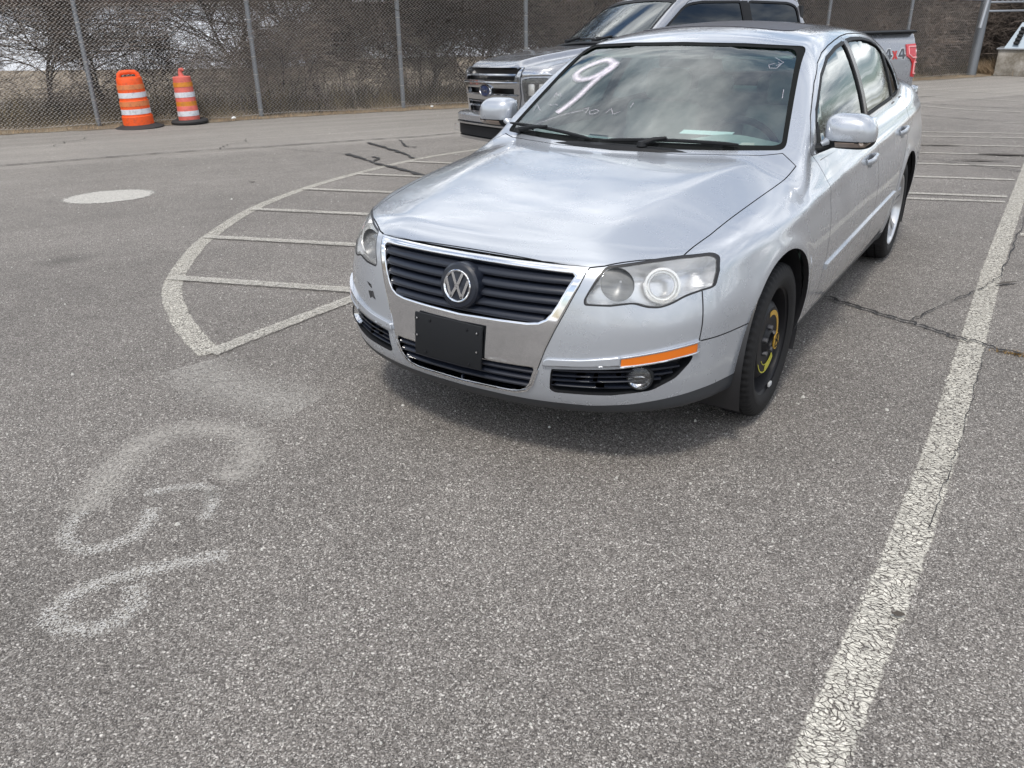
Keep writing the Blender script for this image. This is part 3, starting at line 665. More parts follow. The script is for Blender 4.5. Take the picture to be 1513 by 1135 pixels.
# +y is the rear of the car (image right); angle 0 = rear, 90 = up
b_ = bm_new(); arcband(b_, .106, .125, -8, 100, .0595, .0590)
lathe(b_, [(.0005, .0625), (.036, .0625), (.036, .058)], 28, 'x', (0, .110, -.036)); st = bobj('speed_sticker', b_, sp_, YEL)
b_ = bm_new(); arcband(b_, .100, .134, -95, -48, .0600, .0595); arcband(b_, .129, .134, -150, -95, .0595); arcband(b_, .098, .101, -140, -50, .0600); bobj('warning_label', b_, sp_, YEL2)
b_ = bm_new()
def glyph(ch, oy, oz, h, w_, lw):
    segs = {'5': [((w_, h), (0, h)), ((0, h), (0, h*.55)), ((0, h*.55), (w_*.8, h*.55)), ((w_*.8, h*.55), (w_, h*.4)), ((w_, h*.4), (w_, h*.12)), ((w_, h*.12), (w_*.8, 0)), ((w_*.8, 0), (0, 0))],
            '0': [((0, h*.15), (0, h*.85)), ((0, h*.85), (w_*.25, h)), ((w_*.25, h), (w_*.75, h)), ((w_*.75, h), (w_, h*.85)), ((w_, h*.85), (w_, h*.15)), ((w_, h*.15), (w_*.75, 0)), ((w_*.75, 0), (w_*.25, 0)), ((w_*.25, 0), (0, h*.15))]}[ch]
    for (a, c_) in segs:
        # text runs downward: rotated by 90 degrees clockwise
        A = Vector((oy+a[1], oz-a[0])); Bq = Vector((oy+c_[1], oz-c_[0])); d = (Bq-A).normalized(); A -= d*lw/2; Bq += d*lw/2; t = Vector((-d.y, d.x))*lw/2
        v = [b_.verts.new((x, q.x, q.y)) for x in (.062, .0640) for q in (A-t, Bq-t, Bq+t, A+t)]
        for f in ((3, 2, 1, 0), (4, 5, 6, 7), (0, 1, 5, 4), (1, 2, 6, 5), (2, 3, 7, 6), (3, 0, 4, 7)): b_.faces.new([v[i] for i in f])
glyph('5', .094, -.008, .034, .022, .0065); glyph('0', .094, -.038, .034, .022, .0065)
bobj('sticker_numbers', b_, st, BLK, None)
b_ = bm_new(); box(b_, (.074, .045, -.206), (.010, .034, .020), bev=.004); bobj('balance_weight', b_, sp_, mat('zinc_clip', (.40, .41, .42), .5))
def alloy_wheel(x, y, s, rad=.322):
    w_ = wheel_root('wheel', x, y, rad); tyre(w_, rad, .225, .222)
    if s < 0: w_.rotation_euler = (0, 0, math.pi)
    b_ = bm_new(); lathe(b_, [(.222, .100), (.226, .106), (.218, .104), (.210, .090), (.205, .05), (.200, -.08), (.222, -.10)], 64, 'x'); rm = bobj('rim', b_, w_, ALLOY)
    b_ = bm_new(); lathe(b_, [(.190, -.03), (.0005, -.03)], 40, 'x'); bobj('brake_disc', b_, w_, STEEL)
    b_ = bm_new()
    lathe(b_, [(.0005, .072), (.030, .072), (.036, .066), (.060, .064), (.066, .03)], 32, 'x')
    for k in range(10):
        a = 2*math.pi*(k//2)/5+.35+(-.13 if k % 2 else .13); ca, sa = math.cos(a), math.sin(a); tx = Vector((0, -sa, ca)); v = []
        for (r, xx, wv) in ((.045, .066, .016), (.12, .076, .013), (.175, .085, .015), (.213, .094, .024)):
            c_ = Vector((xx, r*ca, r*sa)); v.append([b_.verts.new(c_+tx*wv), b_.verts.new(c_-tx*wv), b_.verts.new(c_-tx*wv*1.1-Vector((.035, 0, 0))), b_.verts.new(c_+tx*wv*1.1-Vector((.035, 0, 0)))])
        for i in range(3):
            for j in range(4): b_.faces.new((v[i][j], v[i][(j+1) % 4], v[i+1][(j+1) % 4], v[i+1][j]))
    bobj('spokes', b_, rm, ALLOY, 40); return w_
alloy_wheel(.775, AX1, 1); alloy_wheel(-.775, AX1, -1); alloy_wheel(-.775, -.03, -1)
# cabin ---------------------------------------------------------------
b_ = bm_new(); n = 25; rg = []
for x in np.linspace(-.70, .70, n):
    y0 = .42+.17*(x/.72)**2; rg.append([b_.verts.new(p) for p in ((x, y0-.02, .90), (x, y0+.0, .952), (x, y0+.18, .965), (x, y0+.32, .945+.05*math.exp(-((x-.36)/.2)**2)), (x, y0+.40, .90), (x, y0+.42, .70))])
for i in range(n-1):
    for j in range(5): b_.faces.new((rg[i][j], rg[i+1][j], rg[i+1][j+1], rg[i][j+1]))
bobj('dashboard', b_, car, INNER)
b_ = bm_new(); rg = []
sw = Vector((.36, .98, .88)); ax = Vector((0, 1, .45)).normalized(); q_ = ax.to_track_quat('Z', 'Y').to_matrix()
pts = [sw+q_ @ Vector((.185*math.cos(a), .185*math.sin(a), 0)) for a in np.linspace(0, 2*math.pi, 41)]
tube(b_, pts, .016, 10, cap=False)
for a in (R(10), R(170), R(270)): tube(b_, [sw+q_ @ Vector((.02*math.cos(a), .02*math.sin(a), -.01)), sw+q_ @ Vector((.18*math.cos(a), .18*math.sin(a), 0))], [.03, .016], 8, flat=.5)
bobj('steering_wheel', b_, car, BLK)
def seat(x, y, wd=.50, n=1):
    b_ = bm_new(); box(b_, (x, y, .42), (wd, .50, .20), bev=.06, seg=3); box(b_, (x, y+.30, .74), (wd*.94, .14, .62), rot=Euler((R(-14), 0, 0)), bev=.055, seg=3)
    o = bobj('seat', b_, car, SEAT, 60)
    b_ = bm_new(); box(b_, (x, y+.40, 1.13), (.27, .11, .18), rot=Euler((R(-10), 0, 0)), bev=.045, seg=3); bobj('headrest', b_, o, SEAT, 60)
    b_ = bm_new()
    for dx in (-.06, .06): tube(b_, [(x+dx, y+.385, 1.0), (x+dx, y+.395, 1.07)], .006, 6)
    bobj('headrest_post', b_, o, CHROME)
seat(.37, 1.35); seat(-.37, 1.35)
b_ = bm_new(); box(b_, (0, 2.30, .42), (1.30, .50, .20), bev=.06, seg=3); box(b_, (0, 2.62, .74), (1.26, .15, .55), rot=Euler((R(-18), 0, 0)), bev=.055, seg=3)
o = bobj('seat', b_, car, SEAT, 60)
for x in (-.42, 0, .42): b_ = bm_new(); box(b_, (x, 2.73, 1.06), (.25, .09, .13), rot=Euler((R(-12), 0, 0)), bev=.04, seg=3); bobj('headrest', b_, o, SEAT, 60)
b_ = bm_new(); box(b_, (0, 3.05, 1.0), (1.3, .62, .02)); box(b_, (0, 1.5, .30), (1.4, 2.6, .02)); bobj('cabin_floor', b_, car, INNER)
b_ = bm_new(); pts = symp([(0, 1.2), (.50, 1.25), (.50, 2.75), (0, 2.80)]); 
vv = [b_.verts.new((x, y, float(c_Zr(y))-.062-.05*(x/.55)**2)) for x, y in pts]; b_.faces.new(vv); bobj('headliner', b_, car, INNER)
b_ = bm_new(); box(b_, (0, 1.02, 1.305), (.25, .035, .07), bev=.015); tube(b_, [(0, 1.01, 1.33), (0, 1.03, 1.385)], .012, 8); bobj('rear_view_mirror', b_, car, BLK)
for s in (1, -1):
    b_ = bm_new(); box(b_, (s*.33, 1.14, 1.345), (.40, .13, .016), rot=Euler((R(28), 0, 0)), bev=.006); bobj('sun_visor', b_, car, INNER)
    b_ = bm_new(); box(b_, (s*.80, 1.75, .62), (.03, 2.2, .62)); bobj('door_card', b_, car, INNER)
# chalked 9 and faint wax-pencil marks on the windscreen
def ws_ribbon(pts, wd, h=.0012):
    P2 = np.array(pts, float); S_ = solve(F_gh, P2[:, 0], P2[:, 1], 'y', -.2, 1.6); n_ = nrm(grad(F_gh, S_)); T_ = nrm(np.gradient(S_, axis=0)); B_ = nrm(np.cross(n_, T_)); V = []; uv = []
    for i in range(len(S_)):
        for c in (-1, -.5, 0, .5, 1): V.append(S_[i]+B_[i]*c*wd/2+n_[i]*h); uv.append((i*.02, c))
    me = mk(V, [(i*5+j, (i+1)*5+j, (i+1)*5+j+1, i*5+j+1) for i in range(len(S_)-1) for j in range(4)]); ul = me.uv_layers.new(name='UVMap')
    for l in me.loops: ul.data[l.index].uv = uv[l.vertex_index]
    return me
def dense(l, n=10):
    fx, fy = interp(range(len(l)), [p[0] for p in l]), interp(range(len(l)), [p[1] for p in l]); t = np.linspace(0, len(l)-1, n*len(l)); return np.stack([fx(t), fy(t)], 1)
CK = bpy.data.materials.new('soft_chalk'); CK.use_nodes = True; B = NB(CK); B.b.inputs['Base Color'].default_value = (.80, .74, .82, 1); B.b.inputs['Roughness'].default_value = .9
ac = B.math('ABSOLUTE', B.n('ShaderNodeSeparateXYZ', {0: B.n('ShaderNodeUVMap').outputs[0]}).outputs[1]); nz_ = B.n('ShaderNodeTexNoise', {'Vector': B.n('ShaderNodeNewGeometry').outputs['Position'], 'Scale': 60., 'Detail': 4.})
al = B.math('MULTIPLY', B.ramp(ac, [(.1, .66), (.95, 0.)]), B.ramp(nz_.outputs[0], [(.3, .6), (.6, 1.)])); mx_ = B.n('ShaderNodeMixShader', {0: al, 1: B.n('ShaderNodeBsdfTransparent').outputs[0], 2: B.b.outputs[0]}); B.l(mx_.outputs[0], B.o.inputs[0])
NINE = [(-.29, 1.288), (-.355, 1.306), (-.414, 1.293), (-.472, 1.267), (-.495, 1.238), (-.453, 1.219), (-.386, 1.226), (-.341, 1.249), (-.308, 1.277), (-.292, 1.290), (-.301, 1.267), (-.335, 1.232), (-.361, 1.189), (-.383, 1.145), (-.414, 1.105), (-.444, 1.078)]
put('chalk_number', ws_ribbon(dense(NINE), .058), ws, CK)
PEN = [[(-.613, 1.073), (-.623, 1.104), (-.564, 1.079)], [(-.539, 1.109), (-.509, 1.104), (-.494, 1.112), (-.472, 1.107)], [(-.537, 1.14), (-.543, 1.156), (-.518, 1.145), (-.515, 1.156), (-.491, 1.143)], [(-.299, 1.102), (-.272, 1.109), (-.272, 1.088)],
       [(-.227, 1.104), (-.258, 1.095), (-.241, 1.084), (-.209, 1.091), (-.205, 1.10), (-.227, 1.104)], [(-.163, 1.094), (-.146, 1.112), (-.118, 1.09), (-.09, 1.103)], [(-.052, 1.12), (-.049, 1.138)], [(-.528, 1.027), (-.409, 1.071), (-.296, 1.098)],
       [(.49, 1.301), (.467, 1.296), (.478, 1.283), (.509, 1.283), (.517, 1.298), (.5, 1.307)], [(.473, 1.327), (.525, 1.305), (.5, 1.292)], [(.583, 1.201), (.595, 1.168)]]
WAXF = CK.copy(); WAXF.name = 'faint_wax'
for n_ in WAXF.node_tree.nodes:
    if n_.type == 'VALTORGB' and abs(n_.color_ramp.elements[0].color[0]-.66) < .01: n_.color_ramp.elements[0].color = (.42, .42, .42, 1)
for l in PEN:
    q = np.concatenate([np.linspace(l[i], l[i+1], 5)[:-1] for i in range(len(l)-1)]+[np.array([l[-1]])]); put('pencil_mark', ws_ribbon(q, .0045, .0014), ws, WAXF)
b_ = bm_new(); lathe(b_, [(.0005, .0), (.022, .0), (.022, -.002)], 24, 'z'); q = solve(F_gh, [.02], [1.325], 'y', -.2, 1.6)[0]; n0 = nrm(grad(F_gh, q[None]))[0]; o = bobj('sensor_patch', b_, ws, BLK); o.matrix_local = Matrix.Translation(Vector(q-n0*.012)) @ Vector(n0).to_track_quat('Z', 'Y').to_matrix().to_4x4()
b_ = bm_new(); box(b_, (0, 0, 0), (.25, .075, .002)); pp = bobj('paper_sheet', b_, None, WHITE); pp.location = (.235, .80, .992); pp.rotation_euler = (R(6), 0, R(4)); tag(pp, "white folded paper lying on the sedan's dashboard", 'paper')
# scuffs and stone chips
SCF = mat('black_scuff', (.02, .02, .022), .7)
CHIP = mat('stone_chip', (.06, .045, .04), .8); random.seed(21)
for x in (-.30, -.17, -.155, -.04, .06, .075, .13, .24, .33, .40):
    zc = .757+.004*random.random()-.01*(abs(x)>.35); r = random.uniform(.0018, .0038)
    put('paint_chip', patch(F_low, [(x+r*math.cos(a)*random.uniform(.6, 1.4), zc+r*math.sin(a)) for a in np.linspace(0, 6.28, 7)[:-1]], 'y', .001, .002, res=.01), car, CHIP)
for poly in ([(-.505, .538), (-.47, .545), (-.452, .515), (-.475, .521), (-.49, .512)], [(-.52, .572), (-.485, .567), (-.478, .553), (-.50, .560)]): put('scuff_mark', patch(F_low, poly, 'y', .001, .002, res=.02), bumper, SCF)
print('car done', __import__('time').time()-T0)
# ------------------------------------------------------------------ ground
FN = np.array([-.838, .545]); FD_ = np.array([.547, .837])      # fence normal and direction
def G(x, y):
    s = FN[0]*np.asarray(x, float)+FN[1]*np.asarray(y, float); t = np.clip((s-1.0)/7.5, 0, 1); return -0.30*(0.75*t+0.25*t*t*(3-2*t))
def Gf(x, y): return float(G(x, y))
def axis_pts(a, fine, b, h):  # dense in the middle, coarse outside
    mid = np.arange(fine[0], fine[1]+1e-6, h); l = fine[0]-np.geomspace(1, fine[0]-a, 12)[::-1]; r = fine[1]+np.geomspace(1, b-fine[1], 12)
    return np.concatenate([l, mid, r])
gx, gy = axis_pts(-400, (-22, 16), 400, .5), axis_pts(-60, (-6, 34), 500, .5)
X_, Y_ = np.meshgrid(gx, gy, indexing='ij'); Pg = np.stack([X_.ravel(), Y_.ravel(), G(X_, Y_).ravel()], 1); ny = len(gy)
Qg = [(i*ny+j, (i+1)*ny+j, (i+1)*ny+j+1, i*ny+j+1) for i in range(len(gx)-1) for j in range(ny-1)]
def asphalt_nodes(B, vec):
    """aggregate colour and height of worn asphalt"""
    v1 = B.n('ShaderNodeTexVoronoi', {'Vector': vec, 'Scale': 135.}); v2 = B.n('ShaderNodeTexVoronoi', {'Vector': vec, 'Scale': 300.})
    s1 = B.n('ShaderNodeSeparateColor', {0: v1.outputs['Color']}); s2 = B.n('ShaderNodeSeparateColor', {0: v2.outputs['Color']})
    c1 = B.ramp(s1.outputs[0], [(0, (.066, .059, .054)), (.35, (.110, .100, .091)), (.70, (.185, .170, .155)), (.90, (.30, .28, .258)), (.97, (.64, .61, .57))])
    c2 = B.ramp(s2.outputs[1], [(0, (.038, .034, .032)), (.5, (.130, .118, .108)), (.85, (.25, .234, .217)), (1, (.46, .44, .41))])
    edge = B.ramp(v1.outputs['Distance'], [(.25, 1.), (.62, 0.)])
    c = B.mix(B.math('MULTIPLY', edge, .72), c2, c1)
    return c, v1.outputs['Distance'], v2.outputs['Distance'], s1.outputs[2]
def make_asphalt():
    m = mat('asphalt', (.12, .12, .12), .85); B = NB(m); g = B.n('ShaderNodeNewGeometry'); vec = g.outputs['Position']
    nd = B.n('ShaderNodeTexNoise', {'Vector': vec, 'Scale': 60., 'Detail': 2.}); wv = B.n('ShaderNodeMixRGB', {0: .012, 1: vec, 2: nd.outputs['Color']}, blend_type='ADD').outputs[0]
    c, d1, d2, rnd = asphalt_nodes(B, wv)
    n1_ = B.n('ShaderNodeTexNoise', {'Vector': vec, 'Scale': .45, 'Detail': 5., 'Roughness': .6}); n2_ = B.n('ShaderNodeTexNoise', {'Vector': vec, 'Scale': 3.2, 'Detail': 6., 'Roughness': .65})
    n3_ = B.n('ShaderNodeTexNoise', {'Vector': vec, 'Scale': 24., 'Detail': 4.})
    k = B.math('ADD', B.math('MULTIPLY', n1_.outputs[0], .9), B.math('MULTIPLY', n2_.outputs[0], .5)); k = B.math('ADD', k, B.math('MULTIPLY', n3_.outputs[0], .3))
    k = B.math('ADD', k, .30)
    c = B.mix(1., c, B.n('ShaderNodeCombineXYZ', {0: k, 1: k, 2: k}).outputs[0], 'MULTIPLY')
    # the lane along the fence is older and paler, with faint brushed streaks along it
    sx = B.n('ShaderNodeSeparateXYZ', {0: vec}); s = B.math('ADD', B.math('MULTIPLY', sx.outputs[0], -.838), B.math('MULTIPLY', sx.outputs[1], .545)); t = B.math('ADD', B.math('MULTIPLY', sx.outputs[0], .547), B.math('MULTIPLY', sx.outputs[1], .837))
    sn = B.math('ADD', s, B.math('MULTIPLY', n2_.outputs[0], .8))
    old = B.ramp(B.math('DIVIDE', sn, 14.), [(.25, 0.), (.62, .35), (.735, .5), (.745, 1.)])
    st = B.n('ShaderNodeTexNoise', {'Vector': B.n('ShaderNodeCombineXYZ', {0: B.math('MULTIPLY', s, 2.2), 1: B.math('MULTIPLY', t, .12), 2: 0.}).outputs[0], 'Scale': 1.6, 'Detail': 5.})
    pale = B.ramp(st.outputs[0], [(.3, (.36, .343, .318)), (.7, (.48, .46, .43))]); pale = B.mix(.5, pale, c, 'OVERLAY')
    c = B.mix(B.math('MULTIPLY', old, .75), c, pale)
    # oil spots and tar dots
    v = B.n('ShaderNodeTexVoronoi', {'Vector': vec, 'Scale': 1.3}); sp1 = B.ramp(v.outputs['Distance'], [(.012, 1.), (.022, 0.)])
    c = B.mix(B.math('MULTIPLY', sp1, .7), c, (.02, .019, .018))
    v = B.n('ShaderNodeTexVoronoi', {'Vector': B.n('ShaderNodeMixRGB', {0: .25, 1: vec, 2: n2_.outputs['Color']}, blend_type='ADD').outputs[0], 'Scale': .42}); sp2 = B.ramp(v.outputs['Distance'], [(.03, .42), (.11, 0.)])
    c = B.mix(sp2, c, (.045, .042, .040))
    B.l(c, B.b.inputs['Base Color'])
    h = B.math('ADD', B.math('MULTIPLY', d1, -1.), B.math('MULTIPLY', rnd, .5)); h = B.math('ADD', h, B.math('MULTIPLY', d2, -.5))
    bp = B.n('ShaderNodeBump', {'Height': h, 'Distance': .005, 'Strength': .95}); B.l(bp.outputs[0], B.b.inputs['Normal'])
    B.b.inputs['Specular IOR Level'].default_value = .35
    return m
ASPH = make_asphalt()
DIRT = mat('dirt_and_dry_grass', (.16, .12, .08), .95); B = NB(DIRT); g = B.n('ShaderNodeNewGeometry')
a_ = B.n('ShaderNodeTexNoise', {'Vector': g.outputs['Position'], 'Scale': 1.5, 'Detail': 10., 'Roughness': .75}); b2 = B.n('ShaderNodeTexNoise', {'Vector': g.outputs['Position'], 'Scale': 45., 'Detail': 4.})
f = B.math('ADD', B.math('MULTIPLY', a_.outputs[0], .6), B.math('MULTIPLY', b2.outputs[0], .4)); B.l(B.ramp(f, [(.3, (.05, .035, .024)), (.5, (.17, .135, .095)), (.7, (.34, .285, .20))]), B.b.inputs['Base Color'])
FIELD_S = 14.62
gr_me = mk(Pg, Qg); gr_me.shade_smooth(); ground = tag(link('parking_lot', gr_me, None, [ASPH]), kind='structure')
# verge and field beyond the asphalt edge, a sheet a little above, with a ragged edge
def fpt(t, s): return (t*FD_[0]+s*FN[0], t*FD_[1]+s*FN[1])
random.seed(4); P_, Q_ = [], []; ts = list(np.arange(-30, 45, .25)); ss = [0, .3, 1, 3, 8, 20, 60, 200]
for i, t in enumerate(ts):
    e = FIELD_S-.42+.10*math.sin(t*.9)+random.uniform(-.07, .07)
    for s in ss: x, y = fpt(t*(1+s*.05), e+s); P_.append((x, y, -.30+.006+(.03 if .3 < s < 9 else 0.0)+.02*random.random()*(s > 0)))
for i in range(len(ts)-1):
    for j in range(len(ss)-1): k = i*len(ss)+j; Q_.append((k, k+1, k+1+len(ss), k+len(ss)))
me = mk(P_, Q_); me.shade_smooth(); tag(link('dry_grass_field', me, None, [DIRT]), kind='structure')
# ---- painted lines ----
def ribbon(bmname, pts, width, m, lift=.004, step=.08, widths=None, kind='structure', wob=0., closed=False, label=None):
    P = [np.array(p, float) for p in pts]; Wd_ = widths or [width]*len(P); out_ = []; ws_ = []
    for i in range(len(P)-1):
        k = max(1, int(np.linalg.norm(P[i+1]-P[i])/step))
        for j in range(k): out_.append(P[i]+(P[i+1]-P[i])*j/k); ws_.append(Wd_[i]+(Wd_[i+1]-Wd_[i])*j/k)
    out_.append(P[-1]); ws_.append(Wd_[-1]); A = np.array(out_); n = len(A)
    T = np.gradient(A, axis=0) if n > 2 else np.repeat([A[1]-A[0]], 2, 0); T = T/np.linalg.norm(T, axis=1)[:, None]; Nn = np.stack([-T[:, 1], T[:, 0]], 1)
    if closed: pass
    L_ = np.concatenate([[0], np.cumsum(np.linalg.norm(np.diff(A, axis=0), axis=1))]); V = []; uv = []; cols = [-1, -.5, 0, .5, 1]
    for i in range(n):
        for c in cols:
            w_ = ws_[i]/2*(1+(random.uniform(-wob, wob) if abs(c) == 1 else 0)); q = A[i]+Nn[i]*c*w_; V.append((q[0], q[1], Gf(q[0], q[1])+lift)); uv.append((L_[i], c))
    F_ = [(i*5+j, (i+1)*5+j, (i+1)*5+j+1, i*5+j+1) for i in range(n-1) for j in range(4)]
    me = mk(V, F_); ul = me.uv_layers.new(name='UVMap')
    for l in me.loops: ul.data[l.index].uv = uv[l.vertex_index]
    for p in me.polygons:
        if p.normal.z < 0: p.flip()
    o = link(bmname, me, None, [m]); tag(o, kind=kind); return o
def paint_mat(name, col, wear, crack, soft=False, stone=.5):
    m = mat(name, col, .8); B = NB(m); g = B.n('ShaderNodeNewGeometry'); vec = g.outputs['Position']; uv = B.n('ShaderNodeUVMap'); su = B.n('ShaderNodeSeparateXYZ', {0: uv.outputs[0]})
    ac = B.math('ABSOLUTE', su.outputs[1]); n1_ = B.n('ShaderNodeTexNoise', {'Vector': vec, 'Scale': 28., 'Detail': 6., 'Roughness': .7}); n2_ = B.n('ShaderNodeTexNoise', {'Vector': vec, 'Scale': 2.0, 'Detail': 3.})
    v1 = B.n('ShaderNodeTexVoronoi', {'Vector': vec, 'Scale': 105.}); s1 = B.n('ShaderNodeSeparateColor', {0: v1.outputs['Color']})
    n5 = B.n('ShaderNodeTexNoise', {'Vector': vec, 'Scale': 9., 'Detail': 3.}); wv = B.n('ShaderNodeMixRGB', {0: .10, 1: vec, 2: n5.outputs['Color']}, blend_type='ADD').outputs[0]
    wv = B.n('ShaderNodeMapping', {0: wv, 'Scale': (.62, 1.25, 1.)}).outputs[0]
    v2 = B.n('ShaderNodeTexVoronoi', {'Vector': wv, 'Scale': 62.}, feature='DISTANCE_TO_EDGE'); v3 = B.n('ShaderNodeTexVoronoi', {'Vector': wv, 'Scale': 150.}, feature='DISTANCE_TO_EDGE')
    ck = B.ramp(v2.outputs[0], [(.0, 0.), (crack, 0.), (crack*1.9+.001, 1.)]); ck3 = B.ramp(v3.outputs[0], [(0, 0.), (crack*.75, 0.), (crack*1.6+.001, 1.)])
    if soft:
        a = B.math('SUBTRACT', 1., B.math('POWER', ac, 1.6)); a = B.math('MULTIPLY', a, wear)
        a = B.math('ADD', a, B.math('MULTIPLY', B.math('SUBTRACT', n1_.outputs[0], .5), .8)); thr = B.math('MULTIPLY', B.n('ShaderNodeSeparateColor', {0: B.n('ShaderNodeTexVoronoi', {'Vector': vec, 'Scale': 260.}).outputs['Color']}).outputs[1], 1.15)
        al = B.math('MULTIPLY', B.ramp(B.math('SUBTRACT', a, thr), [(.0, 0.), (.30, 1.)]), stone)
        al = B.math('MULTIPLY', al, B.ramp(ac, [(.75, 1.), (1., 0.)]))
    else:
        e = B.ramp(B.math('ADD', ac, B.math('MULTIPLY', B.math('SUBTRACT', n1_.outputs[0], .5), .55)), [(.84, 1.), (.95, 0.)])
        we = B.ramp(B.math('ADD', B.math('ADD', B.math('MULTIPLY', n1_.outputs[0], .55), B.math('MULTIPLY', s1.outputs[0], .30)), B.math('MULTIPLY', n2_.outputs[0], .4)), [(wear-.05, 1.), (wear+.05, 0.)])
        al = B.math('MULTIPLY', B.math('MULTIPLY', e, we), B.math('MULTIPLY', ck, B.math('ADD', B.math('MULTIPLY', ck3, .55), .45)))
    tr = B.n('ShaderNodeBsdfTransparent'); mx_ = B.n('ShaderNodeMixShader', {0: al, 1: tr.outputs[0], 2: B.b.outputs[0]}); B.l(mx_.outputs[0], B.o.inputs[0])
    cc = B.mix(B.ramp(n1_.outputs[0], [(.35, .0), (.7, .55)]), col, tuple(v*.68 for v in col)); gy = B.n('ShaderNodeCombineXYZ', {0: s1.outputs[0], 1: s1.outputs[0], 2: s1.outputs[0]}).outputs[0]; cc = B.mix(.30, cc, gy, 'OVERLAY')
    hs = B.n('ShaderNodeHueSaturation', {'Color': cc, 'Saturation': .9}); B.l(hs.outputs[0], B.b.inputs['Base Color'])
    h = B.math('ADD', B.math('MULTIPLY', v1.outputs['Distance'], -.6), B.math('MULTIPLY', ck, .8)); bp = B.n('ShaderNodeBump', {'Height': h, 'Distance': .004, 'Strength': .6}); B.l(bp.outputs[0], B.b.inputs['Normal']); return m
LINE = paint_mat('worn_line_paint', (.53, .505, .44), .82, .045)
LINE2 = paint_mat('faded_line_paint', (.46, .44, .39), .80, .035)
SPRAY = paint_mat('spray_paint', (.60, .585, .55), .80, .0, True, .56)
SPRAYF = paint_mat('faded_spray_paint', (.46, .435, .395), 1.05, .0, True, .5)
random.seed(1)
ribbon('parking_line', [(1.47, -3.2), (1.505, -1.7), (1.54, -.7), (1.545, .05), (1.53, 1.2), (1.505, 2.7), (1.50, 5.2), (1.495, 8), (1.49, 12)], .128, LINE, .004)
ctr = [(-1.66, -.80), (-1.88, -.71), (-2.25, -.53), (-2.75, -.23), (-3.10, .05), (-3.60, .55), (-4.05, 1.08), (-4.75, 2.13), (-5.23, 3.25), (-5.52, 4.40), (-5.68, 5.71), (-5.60, 6.6), (-5.2, 8.0), (-4.4, 9.2)]
fx, fy = interp(range(len(ctr)), [c[0] for c in ctr]), interp(range(len(ctr)), [c[1] for c in ctr]); tt_ = np.linspace(0, len(ctr)-1, 120)
ribbon('island_curve_line', list(zip(fx(tt_), fy(tt_))), .135, LINE, .004)
ribbon('island_base_line', [(-1.665, -.80), (-1.68, 0), (-1.66, 3), (-1.62, 9.5)], .115, LINE2, .008)
for (a, b) in (((-3.13, .04), (-1.70, .40)), ((-4.04, 1.04), (-1.70, 1.55)), ((-4.74, 2.12), (-1.70, 2.68)), ((-5.23, 3.26), (-1.70, 3.80)), ((-5.48, 4.39), (-1.70, 4.85)), ((-5.60, 5.56), (-1.70, 5.95)), ((-5.4, 7.2), (-1.68, 7.3)), ((-4.8, 8.6), (-1.66, 8.5))):
    ribbon('island_hatch_line', [a, b], .115, LINE2, .012)
for y0, y1, wd in ((4.98, 5.12, .09), (5.28, 5.40, .10), (6.37, 6.46, .10), (7.44, 7.49, .10), (8.50, 8.56, .10), (9.46, 9.51, .10), (10.58, 10.60, .10), (11.24, 11.24, .10)):
    ribbon('stall_cross_line', [(-1.5, y0-.15), (.6, y0), (1.42, y1)], wd, LINE2, .008)
for p, q in (((-2.0, 18.6), (1.5, 17.9)), ((-1.44, 20.3), (2.5, 19.4)), ((.9, 13.1), (3.2, 13.0)), ((-.9, 16.2), (3, 14.5))): ribbon('stall_cross_line', [p, q], .10, LINE2, .008)
ribbon('stall_cross_line', [(1.60, 3.82), (3.5, 3.95)], .10, LINE, .008)
ribbon('stall_cross_line', [(3.4, -3), (3.4, 12)], .12, LINE2, .008)
# round painted dot
bm = bm_new(); c0 = (-6.97, 2.04); ringv = [bm.verts.new((c0[0]+.50*math.cos(a)*(1+.015*math.sin(5*a)), c0[1]+.50*math.sin(a), 0)) for a in np.linspace(0, 2*math.pi, 64, endpoint=False)]; cv = bm.verts.new((*c0, 0)); ul = bm.loops.layers.uv.new('UVMap')
for i in range(64):
    f = bm.faces.new((cv, ringv[i], ringv[(i+1) % 64]))
    for l in f.loops: l[ul].uv = (l.vert.co.x, 0 if l.vert is cv else .97)
for v in bm.verts: v.co.z = Gf(v.co.x, v.co.y)+.004
me = bpy.data.meshes.new('dot'); bm.to_mesh(me); bm.free(); tag(link('painted_dot', me, None, [paint_mat('dot_paint', (.42, .405, .37), .88, .0)]), kind='structure')
# spray graffiti
def smooth_pts(l, n=14):
    fx, fy = interp(range(len(l)), [p[0] for p in l]), interp(range(len(l)), [p[1] for p in l]); t = np.linspace(0, len(l)-1, n*len(l)); return list(zip(fx(t), fy(t)))
SA = [(-.87, -1.97), (-.80, -2.06), (-.70, -2.105), (-.62, -2.07), (-.585, -1.99), (-.61, -1.90), (-.68, -1.83)]
SA2 = [(-.78, -1.79), (-.73, -1.715), (-.66, -1.655), (-.61, -1.65), (-.55, -1.69)]; SA3 = [(-.61, -1.65), (-.53, -1.70), (-.46, -1.78)]
SBc = [(-.62, -1.58), (-.63, -1.48), (-.71, -1.37), (-.84, -1.30), (-.98, -1.33), (-1.10, -1.44), (-1.10, -1.60), (-1.02, -1.75), (-.93, -1.86), (-.87, -1.97)]
SC = [(-.24, -1.87), (-.32, -1.96), (-.40, -2.07), (-.455, -2.16), (-.47, -2.24), (-.44, -2.32), (-.36, -2.335), (-.29, -2.30), (-.26, -2.23), (-.29, -2.16), (-.36, -2.12)]
for l, wd, m in ((SA, .085, SPRAY), (SA2, .07, SPRAY), (SA3, .08, SPRAY), (SBc, .24, SPRAYF), (SC, .10, SPRAY)): ribbon('sprayed_marking', smooth_pts(l), wd, m, .004, .02)
